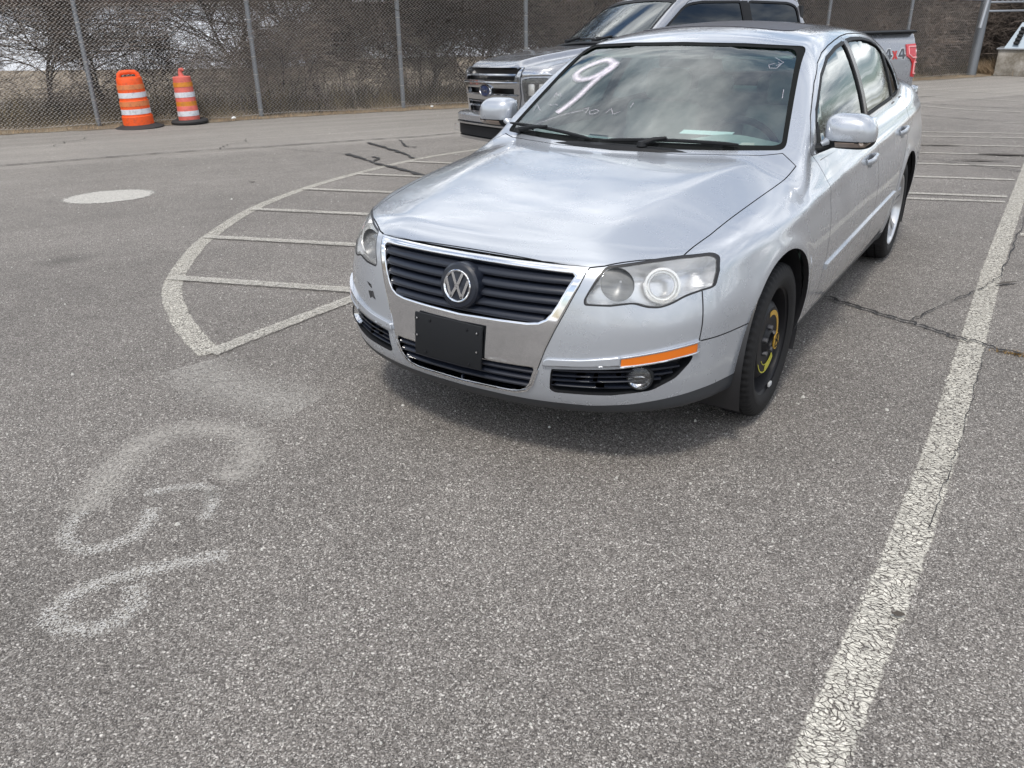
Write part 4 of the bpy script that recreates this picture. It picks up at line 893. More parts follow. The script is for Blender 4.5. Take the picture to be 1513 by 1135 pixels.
ribbon('sprayed_marking', smooth_pts([(-1.62, -.93), (-1.3, -1.02), (-1.05, -1.0), (-.8, -.98)]), .50, paint_mat('pale_overspray', (.44, .42, .385), .95, .0, True, .5), .004, .05)
# ---- cracks, tar and joints ----
def crack_mat(name, col, ragged=.5):
    m = mat(name, col, .7); B = NB(m); g = B.n('ShaderNodeNewGeometry'); uv = B.n('ShaderNodeUVMap'); su = B.n('ShaderNodeSeparateXYZ', {0: uv.outputs[0]}); ac = B.math('ABSOLUTE', su.outputs[1])
    n1_ = B.n('ShaderNodeTexNoise', {'Vector': g.outputs['Position'], 'Scale': 45., 'Detail': 5.}); a = B.ramp(B.math('ADD', ac, B.math('MULTIPLY', B.math('SUBTRACT', n1_.outputs[0], .5), 2.4*ragged)), [(.55, 1.), (.85, 0.)])
    tr = B.n('ShaderNodeBsdfTransparent'); mx_ = B.n('ShaderNodeMixShader', {0: a, 1: tr.outputs[0], 2: B.b.outputs[0]}); B.l(mx_.outputs[0], B.o.inputs[0]); return m
CRK = crack_mat('crack_dark', (.010, .008, .007), .55); TAR = crack_mat('tar', (.028, .027, .027), .6)
def jag(pts, amp, n=6):
    out_ = [np.array(pts[0], float)]
    for a, b in zip(pts[:-1], pts[1:]):
        a, b = np.array(a, float), np.array(b, float); d = b-a; q = np.array([-d[1], d[0]]); q /= max(np.linalg.norm(q), 1e-6)
        for j in range(1, n+1): out_.append(a+d*j/n+(q*random.uniform(-amp, amp) if j < n else 0))
    return out_
def crack(pts, w_=.012, amp=.012, m=None, n=6, name='asphalt_crack'):
    l = jag(pts, amp, n); ribbon(name, l, w_, m or CRK, .014, .03, [w_*random.uniform(.35, 1.5) for _ in l])
crack([(.60, 1.70), (.71, 1.64), (.86, 1.57), (1.05, 1.47), (1.21, 1.42), (1.36, 1.34), (1.45, 1.29), (1.57, 1.27), (1.65, 1.21), (1.80, 1.20), (2.3, 1.05), (3, .9)], .026, .016)
crack([(1.66, 6.5), (1.60, 4.6), (1.585, 3.6), (1.57, 2.9), (1.55, 2.52), (1.48, 2.22), (1.40, 2.02), (1.30, 1.72), (1.22, 1.45)], .010, .014)
crack([(1.58, -.6), (1.60, .2), (1.59, 1.2)], .0035, .008, n=20)
crack([(.30, 7.9), (.54, 7.84), (.76, 7.57), (1.04, 7.42), (1.47, 7.06), (2.2, 6.9)], .022, .02)
crack([(-1.4, 14.6), (-.57, 14.33), (.3, 13.7), (1.21, 13.05), (3, 12.4)], .03, .03); crack([(-1.6, 16.9), (-.90, 16.62), (.10, 16.41), (1.6, 16.2)], .04, .03); crack([(-1.5, 18.2), (-1.11, 18.06), (-.79, 18.44)], .04, .03)
crack([(-12.5, .2), (-10.55, 2.70), (-10.13, 3.46), (-9.51, 4.55), (-8.64, 5.66), (-7.83, 6.84), (-7.17, 7.72), (-6.86, 8.44), (-5.4, 10.9), (-3, 14.6)], .045, .012, TAR, 10, 'sealed_joint')
crack([(-9.0, 5.2), (-9.35, 5.6), (-9.3, 5.95), (-9.6, 6.2)], .014, .05); crack([(-12.25, 5.05), (-12.0, 4.75), (-12.05, 4.5), (-11.7, 4.15)], .016, .06)
crack([(-8.64, 5.66), (-7.7, 5.7), (-6.88, 5.74)], .012, .04)
for l, wd in (([(-6.95, 5.78), (-6.53, 5.60), (-6.09, 5.34), (-5.54, 5.08), (-5.16, 4.89), (-4.3, 4.45)], .08), ([(-6.45, 5.75), (-6.25, 5.68), (-6.09, 5.40)], .05), ([(-7.45, 6.8), (-6.78, 6.47), (-6.28, 6.24), (-5.77, 5.87)], .07), ([(-7.2, 7.25), (-6.85, 6.95), (-6.68, 6.78), (-6.45, 6.76)], .045)):
    crack(l, wd*1.25, .025, TAR, 4, 'tar_streak')
DARKDIRT = crack_mat('pothole_dirt', (.05, .04, .03), .9)
for x, y, a, l, wd in ((.39, 9.35, .1, .5, .12), (1.0, 7.85, .1, .55, .13), (1.23, 8.5, 0, .6, .2), (1.57, -1.09, .4, .035, .03), (-6.23, 3.40, 0, .10, .06), (1.60, 2.42, .9, .16, .05)):
    ribbon('asphalt_pit', [(x-l/2*math.cos(a), y-l/2*math.sin(a)), (x, y), (x+l/2*math.cos(a), y+l/2*math.sin(a))], wd, DARKDIRT, .016, .02, [wd*.3, wd, wd*.3])
# loose gravel: pale chips lying on the asphalt (nobody could count them)
random.seed(9); P_, Q_ = [], []
for i in range(2600):
    near = i < 1500
    x, y = (random.uniform(-2.2, 2.6), random.uniform(-2.3, 1.2)) if near else (random.uniform(-9, 3), random.uniform(-2, 12))
    r = random.uniform(.0018, .0042)*(1 if near else 1.5)*(2.4 if random.random() < .02 else 1); z = Gf(x, y)+.003; a0 = random.random()*6.3; k = len(P_)
    for j in range(5): a = a0+j*1.2566; rr = r*random.uniform(.7, 1.25); P_.append((x+rr*math.cos(a), y+rr*math.sin(a), z-.002)); 
    for j in range(5): a = a0+j*1.2566; rr = r*random.uniform(.35, .7); P_.append((x+rr*math.cos(a), y+rr*math.sin(a), z+r*random.uniform(.4, .9)))
    Q_ += [(k+j, k+(j+1) % 5, k+5+(j+1) % 5, k+5+j) for j in range(5)]+[tuple(k+5+j for j in range(5))]
gv = mat('pale_stone', (.46, .45, .42), .8); tag(link('loose_gravel', mk(P_, Q_), None, [gv]), kind='stuff', label='pale grit and small stones scattered over the asphalt')
# weeds in the crack
bm = bm_new()
for i in range(160):
    x, y = 1.74+random.gauss(0, .05), 1.21+random.gauss(0, .012); a = random.random()*6.3; l = random.uniform(.008, .03); p = Vector((x, y, Gf(x, y)+.003)); q = p+Vector((math.cos(a)*l*.8, math.sin(a)*l*.8, l*.6)); t = Vector((-math.sin(a), math.cos(a), 0))*.0022
    bm.faces.new([bm.verts.new(v) for v in (p-t, p+t, q)])
me = bpy.data.meshes.new('w'); bm.to_mesh(me); bm.free(); tag(link('crack_weeds', me, None, [mat('dry_weed', (.28, .17, .05), .9)]), kind='stuff', label='rusty brown dead weeds growing in the asphalt crack')
# ------------------------------------------------------------------ fence
def fp3(t, s, z): x, y = fpt(t, s); return Vector((x, y, z))
FO_S = -10.25*FN[0]+11.10*FN[1]; FO_T = -10.25*FD_[0]+11.10*FD_[1]
def fence_pt(t, ds, z): return fp3(FO_T+t, FO_S+ds, z)
ZG = -.30
def ztop(t): return float(np.interp(t, [-22, 2, 17.35, 30], [2.10, 2.06, 1.72, 1.65]))
GALV = mat('galvanised_steel', (.20, .215, .235), .5, .55); WIRE = mat('galvanised_wire', (.34, .33, .32), .55, .4); RAILM = mat('rail_steel', (.42, .44, .47), .4, .6)
fence = empty('chain_link_fence', 'tall grey chain-link fence running along the lot behind the traffic drums', 'fence', tuple(fence_pt(0, 0, ZG)))
FI = Matrix.Translation(-fence.location)
def fbobj(name, bm, parent, m, root=fence, smooth=35):
    o = bobj(name, bm, parent, m, smooth); o.data.transform(Matrix.Translation(-root.location)); return o
posts = [-20.75, -17.8, -14.85, -11.9, -8.95, -5.96, -2.98, 0, 2.92, 5.8, 8.7, 11.6, 14.5]
for t in posts:
    b_ = bm_new(); zt = ztop(t); tube(b_, [fence_pt(t, 0, ZG-.05), fence_pt(t, 0, zt)], .044, 12)
    lathe(b_, [(.050, 0), (.050, .03), (.030, .07), (.0005, .085)], 12, 'z', tuple(fence_pt(t, 0, zt-.01))); fbobj('post', b_, fence, GALV)
    b_ = bm_new()
    for z in np.arange(ZG+.15, zt-.1, .33): lathe(b_, [(.0475, -.008), (.0475, .008)], 12, 'z', tuple(fence_pt(t, 0, z)))
    for tp in ():
        pass
    o_ = fbobj('tie_wires', b_, fence.children[-1] if False else fence, WIRE); o_['kind'] = 'stuff'
b_ = bm_new(); tube(b_, [fence_pt(t, .0, ztop(t)) for t in np.linspace(-21, 17.35, 30)], .022, 8); fbobj('top_rail', b_, fence, RAILM)
b_ = bm_new(); tube(b_, [fence_pt(t, -.03, ZG+.06+.02*math.sin(t*2)) for t in np.linspace(-21, 17.35, 120)], .003, 4); fbobj('tension_wire', b_, fence, WIRE)
pit = .075; V, Fq = [], []; nW = int(38.35/pit)
random.seed(3)
for i in range(nW):
    t0 = -21+i*pit; zt = ztop(t0); n = int((zt-ZG-.04)/(pit/2)); base = len(V); bow = .02*math.sin(t0*2.15)
    for j in range(n):
        t = t0+(pit if (j % 2) else 0)-.001*(j % 2); z = ZG+.05+j*pit/2; d = -.05+(.0022 if j % 2 else -.0022)+bow*math.sin((z-ZG)/(zt-ZG)*3.14)
        c = fence_pt(t, d, z)
        V += [(c.x, c.y, c.z+.0024), (c.x+FN[0]*.0021, c.y+FN[1]*.0021, c.z-.0012), (c.x-FN[0]*.0021, c.y-FN[1]*.0021, c.z-.0012)]
        if j:
            a, b = base+(j-1)*3, base+j*3
            Fq += [(a+k, a+(k+1) % 3, b+(k+1) % 3, b+k) for k in range(3)]
me = mk(V, Fq); me.transform(FI); link('wire_mesh', me, fence, [WIRE])
# gate post, rails and razor wire at the far right end
gate = empty('steel_gate', 'galvanised gate frame of two rails beside the concrete pole base, razor wire above', 'gate', tuple(fence_pt(17.35, 0, ZG)))
b_ = bm_new(); tube(b_, [fence_pt(17.35, 0, ZG-.05), fence_pt(17.35, 0, 1.95)], .13, 16); fbobj('gate_post', b_, gate, GALV, gate)
b_ = bm_new(); tube(b_, [fence_pt(17.05, -.2, 1.0), fence_pt(17.15, -.2, 1.72)], .05, 8); fbobj('brace', b_, gate, RAILM, gate)
for z in (1.43, 1.66):
    b_ = bm_new(); tube(b_, [fence_pt(17.4, -.1, z), fence_pt(22, -.1, z)], .028, 8); fbobj('rail', b_, gate, RAILM, gate)
b_ = bm_new(); pts = []
for k in range(420):
    a = k*.30; pts.append(fence_pt(17.6+k*.0105, -.1+.26*math.cos(a), 1.98+.30*math.sin(a)))
tube(b_, pts, .008, 5); fbobj('razor_wire', b_, gate, RAILM, gate)
# ------------------------------------------------------------------ sign pole on a concrete base
pc_ = Vector((.62, 26.6, ZG))
pole = empty('steel_pole', 'blue-grey steel pole with tapered pedestal on a block of stained concrete', 'pole', tuple(pc_))
CONC = mat('concrete', (.30, .29, .26), .9); B = NB(CONC); n_ = B.n('ShaderNodeTexNoise', {'Vector': B.n('ShaderNodeNewGeometry').outputs['Position'], 'Scale': 2.2, 'Detail': 8., 'Roughness': .7}); B.l(B.ramp(n_.outputs[0], [(.35, (.10, .085, .06)), (.5, (.23, .21, .18)), (.68, (.42, .40, .37))]), B.b.inputs['Base Color'])
STB = mat('painted_steel', (.24, .29, .34), .45, .3)
b_ = bm_new(); box(b_, (0, 0, .36), (1.65, 1.6, .72), bev=.03); bobj('concrete_base', b_, pole, CONC)
b_ = bm_new(); lo_ = [b_.verts.new(p) for p in ((-.72, -.62, .72), (.72, -.62, .72), (.72, .62, .72), (-.72, .62, .72))]; hi_ = [b_.verts.new(p) for p in ((-.40, -.30, 1.42), (.40, -.30, 1.42), (.40, .30, 1.42), (-.40, .30, 1.42))]
for k in range(4): b_.faces.new((lo_[k], lo_[(k+1) % 4], hi_[(k+1) % 4], hi_[k]))
b_.faces.new(hi_); b_.faces.new(lo_[::-1]); bobj('pedestal', b_, pole, STB, None)
b_ = bm_new(); box(b_, (0, 0, .735), (1.75, 1.7, .025)); bobj('base_plate', b_, pole, RAILM)
b_ = bm_new(); box(b_, (-.38, -.50, 1.07), (.13, .03, .52), rot=Euler((R(-24), R(14), 0)), bev=.012)
for k in range(5): box(b_, (-.38-.025*(2-k)*.9, -.54+(k-2)*.042, 1.07+(k-2)*.095), (.155, .03, .05), rot=Euler((R(-24), R(14), 0)), bev=.01)
bobj('cable_slot', b_, pole, BLK)
b_ = bm_new(); box(b_, (0, 0, 4.4), (.42, .36, 6.0), bev=.02); bobj('mast', b_, pole, STB)
# ------------------------------------------------------------------ traffic drums
def drum_mat(name, col, r=.45): return mat(name, col, r)
ORG = drum_mat('drum_orange', (.78, .095, .012)); ORGP = drum_mat('drum_faded_pink', (.62, .13, .10)); WHT = drum_mat('white_sheeting', (.62, .64, .68), .35); OSH = drum_mat('worn_orange_sheeting', (.62, .20, .07), .4); OSH2 = drum_mat('amber_sheeting', (.60, .22, .02), .4)
RUBB = mat('base_rubber', (.028, .027, .028), .75)
for m_ in (ORG, ORGP, WHT, OSH, OSH2):
    B = NB(m_); n_ = B.n('ShaderNodeTexNoise', {'Vector': B.n('ShaderNodeTexCoord').outputs['Object'], 'Scale': 14., 'Detail': 8., 'Roughness': .7}); c_ = tuple(m_.node_tree.nodes['Principled BSDF'].inputs['Base Color'].default_value)[:3]
    B.l(B.ramp(n_.outputs[0], [(.3, tuple(v*.6+.02 for v in c_)), (.52, c_)]), B.b.inputs['Base Color'])
def tier(root, name, m, prof, parent=None, seg=48): b_ = bm_new(); lathe(b_, prof, seg, 'z'); return bobj(name, b_, parent or root, m, 30)
d1 = empty('traffic_drum', 'wide bright orange drum with two white bands and flat black rubber base', 'traffic drum', (-12.72, 6.38, ZG+.004), group='traffic drums by the fence')
body1 = tier(d1, 'barrel', ORG, [(.268, .045), (.268, .205), (.262, .212), (.252, .216), (.250, .475), (.243, .482), (.235, .486), (.233, .745), (.226, .752), (.222, .758), (.219, .852), (.212, .868), (.17, .878), (.0005, .880)])
for z0, z1, r0, r1, m_ in ((.245, .335, .2535, .2525, WHT), (.385, .470, .2525, .2520, OSH), (.530, .620, .2368, .2360, WHT), (.675, .755, .2355, .2330, OSH)):
    nm = 'reflective_band'; tier(d1, nm, m_, [(r0, z0), (r0+.0015, z0+.001), (r1+.0015, z1-.001), (r1, z1)], body1)
b_ = bm_new(); tube(b_, [(-.165, 0, .865), (-.155, 0, .925), (-.12, 0, .955), (0, 0, .963), (.12, 0, .955), (.155, 0, .925), (.165, 0, .865)], .026, 10, flat=1.5); o = bobj('handle', b_, body1, ORG); o.rotation_euler = (0, 0, R(29))
b_ = bm_new(); lathe(b_, [(.24, .06), (.30, .055), (.40, .018), (.43, .006), (.43, 0), (.20, 0)], 56, 'z'); bobj('rubber_base', b_, d1, RUBB)
d1.rotation_euler = (R(1.0), R(-1.5), R(28))
d2 = empty('traffic_drum', 'narrow faded pink drum with hooked handle on a black tyre ring base', 'traffic drum', (-12.33, 7.20, ZG+.004), group='traffic drums by the fence')
body2 = tier(d2, 'barrel', ORGP, [(.175, .05), (.175, .135), (.170, .32), (.168, .325), (.164, .33), (.162, .52), (.160, .525), (.156, .53), (.154, .735), (.152, .74), (.148, .745), (.146, .835), (.135, .845), (.0005, .862)])
for z0, z1, r0, r1, m_ in ((.145, .235, .1755, .1728, WHT), (.325, .405, .1650, .1640, OSH2), (.480, .570, .1635, .1610, WHT), (.665, .745, .1565, .1535, OSH2)): tier(d2, 'reflective_band', m_, [(r0, z0), (r0+.003, z0+.001), (r1+.003, z1-.001), (r1, z1)], body2)
b_ = bm_new(); tube(b_, [(0, 0, .85), (-.01, 0, .92), (.0, 0, .965), (.035, 0, .972), (.055, 0, .945)], [.045, .034, .030, .028, .022], 10); bobj('handle', b_, body2, ORGP)
b_ = bm_new(); lathe(b_, [(.17, .055), (.20, .075), (.26, .085), (.295, .07), (.31, .045), (.30, .012), (.27, 0), (.15, 0), (.15, .05)], 56, 'z', closed=True); bobj('rubber_base', b_, d2, RUBB)
d2.rotation_euler = (0, R(-1.5), R(20)); d2.scale = (1.10, 1.10, 1.0)
# ------------------------------------------------------------------ buildings beyond
def building(name, label, a, b, depth, z1, fascia, wallm, roofm, group=None, zr=.5, cat='building'):
    a, b = Vector((*a, ZG)), Vector((*b, ZG)); d = (b-a); Lh = d.length; root = empty(name, label, cat, tuple(a), math.atan2(d.y, d.x), group)
    b_ = bm_new(); box(b_, (Lh/2, depth/2, (z1-ZG)/2), (Lh, depth, z1-ZG)); w_ = bobj('wall', b_, root, wallm, None)
    b_ = bm_new(); e = .35; h0 = z1-ZG; vs = [b_.verts.new(p) for p in ((-e, -e, h0), (Lh+e, -e, h0), (Lh+e, depth+e, h0), (-e, depth+e, h0), (-e, -e, h0+fascia), (Lh+e, -e, h0+fascia), (Lh+e, depth+e, h0+fascia), (-e, depth+e, h0+fascia), (depth*.4, depth/2, h0+fascia+zr), (Lh-depth*.4, depth/2, h0+fascia+zr))]
    for f in ((3, 2, 1, 0), (0, 1, 5, 4), (1, 2, 6, 5), (2, 3, 7, 6), (3, 0, 4, 7), (4, 5, 9, 8), (5, 6, 9), (6, 7, 8, 9), (7, 4, 8)): b_.faces.new([vs[i] for i in f])
    bobj('roof', b_, root, roofm, None); return root, w_, Lh
WALLW = mat('pale_siding', (.8, .84, .92), .6); B = NB(WALLW); wv_ = B.n('ShaderNodeTexWave', {'Vector': B.n('ShaderNodeTexCoord').outputs['Object'], 'Scale': 1.2, 'Distortion': .1}, bands_direction='X'); B.l(B.ramp(wv_.outputs[0], [(.0, (.64, .68, .76)), (.1, (.80, .85, .93))]), B.b.inputs['Base Color'])
ROOFB = mat('brown_shingles', (.10, .062, .048), .9); B = NB(ROOFB); n_ = B.n('ShaderNodeTexNoise', {'Vector': B.n('ShaderNodeTexCoord').outputs['Object'], 'Scale': 6., 'Detail': 8.}); B.l(B.ramp(n_.outputs[0], [(.3, (.06, .038, .03)), (.7, (.145, .095, .075))]), B.b.inputs['Base Color'])
ra, wa, La = building('long_building', 'long low white metal building with a brown eave beyond the thicket', (-58, 2.2), (-24.3, 21.3), 9, 2.12, .20, WALLW, ROOFB, zr=.4)
rb, wb, Lb = building('brown_roofed_building', 'low building with deep brown shingled roof behind the bare trees and pickup', (-26.5, 27.3), (-6, 46), 10, .95, 1.15, WALLW, ROOFB, zr=.15)
# ------------------------------------------------------------------ bare shrubs and trees
def bark(name, a, b):
    m = mat(name, a, .9); B = NB(m); oi = B.n('ShaderNodeObjectInfo'); B.l(B.ramp(oi.outputs['Random'], [(.1, a), (.9, b)]), B.b.inputs['Base Color']); return m
BARK = bark('bark', (.028, .022, .019), (.11, .09, .077)); TWIG = bark('twig_bark', (.034, .026, .021), (.185, .15, .127))
class TB:
    def __init__(s): s.V = []; s.F = []
    def seg(s, p, q, r0, r1, n=3):
        d = (q-p); t = d.normalized(); a = t.orthogonal().normalized(); b = t.cross(a); k = len(s.V)
        for c, r in ((p, r0), (q, r1)):
            for i in range(n): an = 6.2832*i/n; v = c+a*(math.cos(an)*r)+b*(math.sin(an)*r); s.V.append((v.x, v.y, v.z))
        s.F += [(k+i, k+(i+1) % n, k+n+(i+1) % n, k+n+i) for i in range(n)]
H_ = [0]
def grow(tb, tw, p, d, r, l, lv, rnd, arch_):
    n = max(3, int(l/.16)) if lv < 2 else 4
    for i in range(n):
        d = (d+Vector((rnd.gauss(0, .13), rnd.gauss(0, .13), rnd.gauss(.02, .08)-(arch_*.10*lv)))).normalized(); q = p+d*(l/n); r2 = max(r*(1-.65/n), .0042)
        (tb if lv < 2 else tw).seg(p, q, r, r2, 5 if lv == 0 else 3)
        if lv < (4 if rnd.random() < .35 else 3) and i >= (1 if lv else n//5):
            for _ in range((2 if rnd.random() < .75 else 1) if lv < 3 else 1):
                if rnd.random() < (.92 if lv < 2 else .70):
                    o_ = Vector((rnd.gauss(0, 1), rnd.gauss(0, 1), rnd.gauss(.15, .55))).normalized(); nd = (d*.75+o_*.85).normalized()
                    grow(tb, tw, q.copy(), nd, max(r2*.55, .003), l*(.50 if lv == 0 else .58)*rnd.uniform(.6, 1.15), lv+1, rnd, arch_)
        p, r = q, r2
protos = []
def shrub_proto(seed, H, stems, rad, spread, arch_, name, lmin=None):
    rnd = random.Random(seed); tb, tw = TB(), TB(); H_[0] = H
    for k in range(stems):
        a = rnd.random()*6.28; p = Vector((math.cos(a)*rnd.uniform(.02, spread*.35), math.sin(a)*rnd.uniform(.02, spread*.35), -.05)); d = Vector((math.cos(a)*spread*.33, math.sin(a)*spread*.33, 1)).normalized()
        grow(tb, tw, p, d, rad*rnd.uniform(.5, 1), H*rnd.uniform(.7, 1), 0 if H > 2 else 1, rnd, arch_)
    a_, b_ = mk(tb.V, tb.F), mk(tw.V, tw.F) if tw.V else None; a_.materials.append(BARK); b_.materials.append(TWIG); print(name, len(tb.F), len(tw.F)); return a_, b_
protos = [('bare_shrub', *shrub_proto(1, 2.6, 7, .018, 1.2, .35, 's')), ('bare_shrub', *shrub_proto(2, 2.1, 9, .014, 1.5, .5, 's')), ('bare_shrub', *shrub_proto(3, 3.0, 5, .024, 1.0, .3, 's')),
          ('bare_tree', *shrub_proto(4, 4.6, 2, .055, .6, .15, 't')), ('bare_tree', *shrub_proto(5, 5.4, 1, .085, .4, .1, 't')), ('bare_shrub', *shrub_proto(6, 1.5, 12, .010, 1.6, .6, 's'))]
def place_tree(pi, x, y, z, rz, sc_, label, group):
    nm, a_, b_ = protos[pi]; o = bpy.data.objects.new(nm, None); sc.collection.objects.link(o); o.location = (x, y, z); o.rotation_euler = (0, 0, rz); o.scale = (sc_,)*3 if isinstance(sc_, float) else sc_
    tag(o, label, 'tree' if nm == 'bare_tree' else 'shrub', group)
    for n2_, me in (('trunk' if nm == 'bare_tree' else 'stems', a_), ('crown' if nm == 'bare_tree' else 'twigs', b_)):
        c = bpy.data.objects.new(n2_, me); sc.collection.objects.link(c); c.parent = o
    return o
random.seed(11)
LS = 'leafless brown shrub tangled in the thicket behind the fence'; LT = 'bare leafless tree standing in the thicket behind the fence'
for i in range(52):
    t = -21+i*.86+random.uniform(-.3, .3); ds = random.choice((1.1, 1.4, 1.9)); pi = random.choice((0, 1, 2, 0, 5, 5)); p = fence_pt(t, ds+(random.uniform(0, .6)), ZG)
    place_tree(pi, p.x, p.y, ZG, random.random()*6.28, random.uniform(.5, .9), LS, 'bare shrubs along the fence')
for i in range(21):
    t = -20.3+i*2.15+random.uniform(-.5, .5); p = fence_pt(t, random.uniform(1.5, 4.5), ZG); place_tree(random.choice((3, 4, 3)), p.x, p.y, ZG, random.random()*6.28, random.uniform(.8, 1.2), LT, 'bare trees behind the fence')
for i in range(46):   # far right thicket, denser
    t = 6+i*.50+random.uniform(-.3, .3); p = fence_pt(t, random.uniform(2.2, 7), ZG); place_tree(random.choice((0, 1, 2, 5)), p.x, p.y, ZG, random.random()*6.28, random.uniform(1.0, 1.5), LS, 'bare shrubs along the fence')
for (x, y, s_) in ((10.5, 38, .8), (13.5, 41, .9), (17, 37, .8), (20, 30, .8), (21, 19, .8), (23, 9, .8)):
    place_tree(random.choice((3, 4)), x, y, ZG, random.random()*6.28, s_, 'bare tree standing at the far right side of the lot', 'bare trees on the right of the lot')
# undergrowth: a low tangle nobody could count
V, Fq = [], []; rnd = random.Random(5)
for i in range(26000):
    t = rnd.uniform(-22, 26); ds = abs(rnd.gauss(.2, 1.3))+.02; p = fence_pt(t, ds, ZG); hh = rnd.uniform(.12, .75)*(1 if ds > .3 else .45)*(.6+.5*abs(math.sin(t*1.3+2*math.sin(t*.37)))); a = rnd.random()*6.28; ln = rnd.uniform(.0, .7)
    q = p+Vector((math.cos(a)*hh*ln, math.sin(a)*hh*ln, hh)); w_ = rnd.uniform(.0025, .006); s_ = Vector((FD_[0], FD_[1], 0))*w_; m_ = (p+q)/2+Vector((rnd.gauss(0, .05), rnd.gauss(0, .05), rnd.gauss(0, .04))); k = len(V)
    for v in (p-s_, p+s_, m_+s_*.8, m_-s_*.8, q): V.append(tuple(v))
    Fq += [(k, k+1, k+2, k+3), (k+3, k+2, k+4)]
UG = mat('undergrowth', (.12, .09, .05), .95); B = NB(UG); n_ = B.n('ShaderNodeTexNoise', {'Vector': B.n('ShaderNodeNewGeometry').outputs['Position'], 'Scale': 1.1, 'Detail': 5.}); B.l(B.ramp(n_.outputs[0], [(.35, (.032, .026, .019)), (.5, (.072, .057, .038)), (.66, (.20, .155, .085))]), B.b.inputs['Base Color'])
tag(link('undergrowth', mk(V, Fq), None, [UG]), kind='stuff', label='low tangle of dead stems and dry grass at the foot of the fence')
V, Fq = [], []
for i in range(9000):   # straw at the asphalt edge, and tufts by the gate post
    if i < 6500: t = rnd.uniform(-22, 26); ds = rnd.gauss(-.22, .13); hh = rnd.uniform(.01, .07)
    else: t = 17.9+abs(rnd.gauss(0, .7)); ds = rnd.gauss(.1, .3); hh = rnd.uniform(.15, .55)*max(.2, 1-(t-17.9)*.55)
    p = fence_pt(t, ds, ZG+.01); a = rnd.random()*6.28; ln = rnd.uniform(.3, 1.3); q = p+Vector((math.cos(a)*hh*ln, math.sin(a)*hh*ln, hh)); s_ = Vector((FD_[0], FD_[1], 0))*rnd.uniform(.003, .007); k = len(V); V += [tuple(p-s_), tuple(p+s_), tuple(q)]; Fq.append((k, k+1, k+2))
tag(link('dry_grass', mk(V, Fq), None, [mat('straw', (.30, .22, .14), .95)]), kind='stuff', label='dry straw-coloured grass along the edge of the asphalt')
# litter by the fence
for t, s_, lab in ((-3.55, .055, 'crumpled white litter at the foot of the fence beside the pink drum'), (.55, .04, 'small pale scrap of litter near the third fence post')):
    b_ = bm_new(); bmesh.ops.create_icosphere(b_, subdivisions=2, radius=s_)
    for v in b_.verts: v.co *= random.uniform(.55, 1.1); v.co.z *= .5
    o = bobj('litter', b_, None, WHITE, None); o.location = fence_pt(t, -.28, ZG+.05); tag(o, lab, 'litter')
print('env', __import__('time').time()-T0)
# ------------------------------------------------------------------ silver pickup (own axes: nose at y=0, x to its left, z up)
k_hc = interp([-.1, .02, .10, .3, .7, 1.2, 1.6], [1.17, 1.205, 1.24, 1.285, 1.34, 1.39, 1.42])
k_P = interp([.3, .45, .6, .75, .9, 1.1, 1.2, 1.3, 1.5], [.10, .07, .06, .06, .045, .035, .07, .16, .5])
k_yf = interp([0, .3, .6, .8, .9, .96, 1.02], [0, .012, .05, .115, .19, .29, .6])
k_X = interp([.35, .5, .8, 1.0, 1.15, 1.25, 1.35, 1.45], [.93, .975, 1.005, 1.005, .995, .97, .93, .86])
k_Zr = interp([1.5, 1.98, 2.3, 2.9, 3.5, 4.1], [1.74, 1.88, 1.935, 1.96, 1.95, 1.92])
TA0, TA1, TR_ = .98, 4.66, .46
def F_truck(x, y, z):
    a = np.sqrt(x*x+1e-5); X = k_X(z)
    for ay in (TA0, TA1): r = np.sqrt((y-ay)**2+(z-.40)**2); X = X+.020*np.exp(-((r-TR_-.02)/.03)**2)
    side = a-X; front = (k_P(z)+k_yf(a)-y)*.9; hood = z-(k_hc(y)-.055*sstep(.50, .62, a)-.03*sstep(.7, .95, a)); f = smax(side, front, .10)
    lowf = smax(smax(f, hood, .05), y-1.75, .03)                                  # bonnet block
    mid = smax(smax(side, z-1.36, .05), smax(1.2-y, y-4.05, .03), .03)            # doors
    bed = smax(smax(side, z-1.42, .03), smax(4.075-y, y-5.88+.06*(a/1.0)**4, .04), .03)
    yw = y-1.38-.12*(a/.8)**2; ws_ = ((z-1.40)-.72*yw+.05*yw*yw)*.8; q = z-1.33; Xg = .885-.22*q-.25*q*np.abs(q)
    gh = smax(smax(smax(ws_, z-k_Zr(y)+.05*(a/.7)**2, .06), (y-4.0-.0*q)+.18*q, .06), a-Xg, .06); gh = smax(gh, 1.2-z, .02)
    return smax(smin(smin(lowf, mid, .02), smin(bed, gh, .03), .012), .47-z, .03)
TP, TYAW, TRL = (-3.74, 4.72, -.205), -.508, -.04
truck = empty('pickup_truck', 'silver pickup truck with chrome grille, parked behind the sedan along the fence', 'pickup truck')
truck.location = TP; truck.rotation_euler = (0, -TRL*-1, TYAW)
St = shell(F_truck, (-1.10, -.06, .40), (1.10, 5.98, 2.0), .024, .025, .45)
TWS = symp(roundp([(0, 1.875), (.35, 1.87), (.680, 1.835), (.82, 1.425), (0, 1.41)], [0, 0, .04, .03, 0]))
TF = roundp([(1.66, 1.385), (1.74, 1.47), (2.18, 1.775), (2.42, 1.80), (2.98, 1.80), (2.98, 1.375)], [.02, .05, .1, .04, .02, .03], 3)
TR2 = roundp([(3.10, 1.375), (3.10, 1.80), (3.72, 1.78), (3.84, 1.74), (3.86, 1.39)], .05, 3)
TBW = [(-.82, 1.2), (.82, 1.2), (.82, 1.7), (-.82, 1.7)]
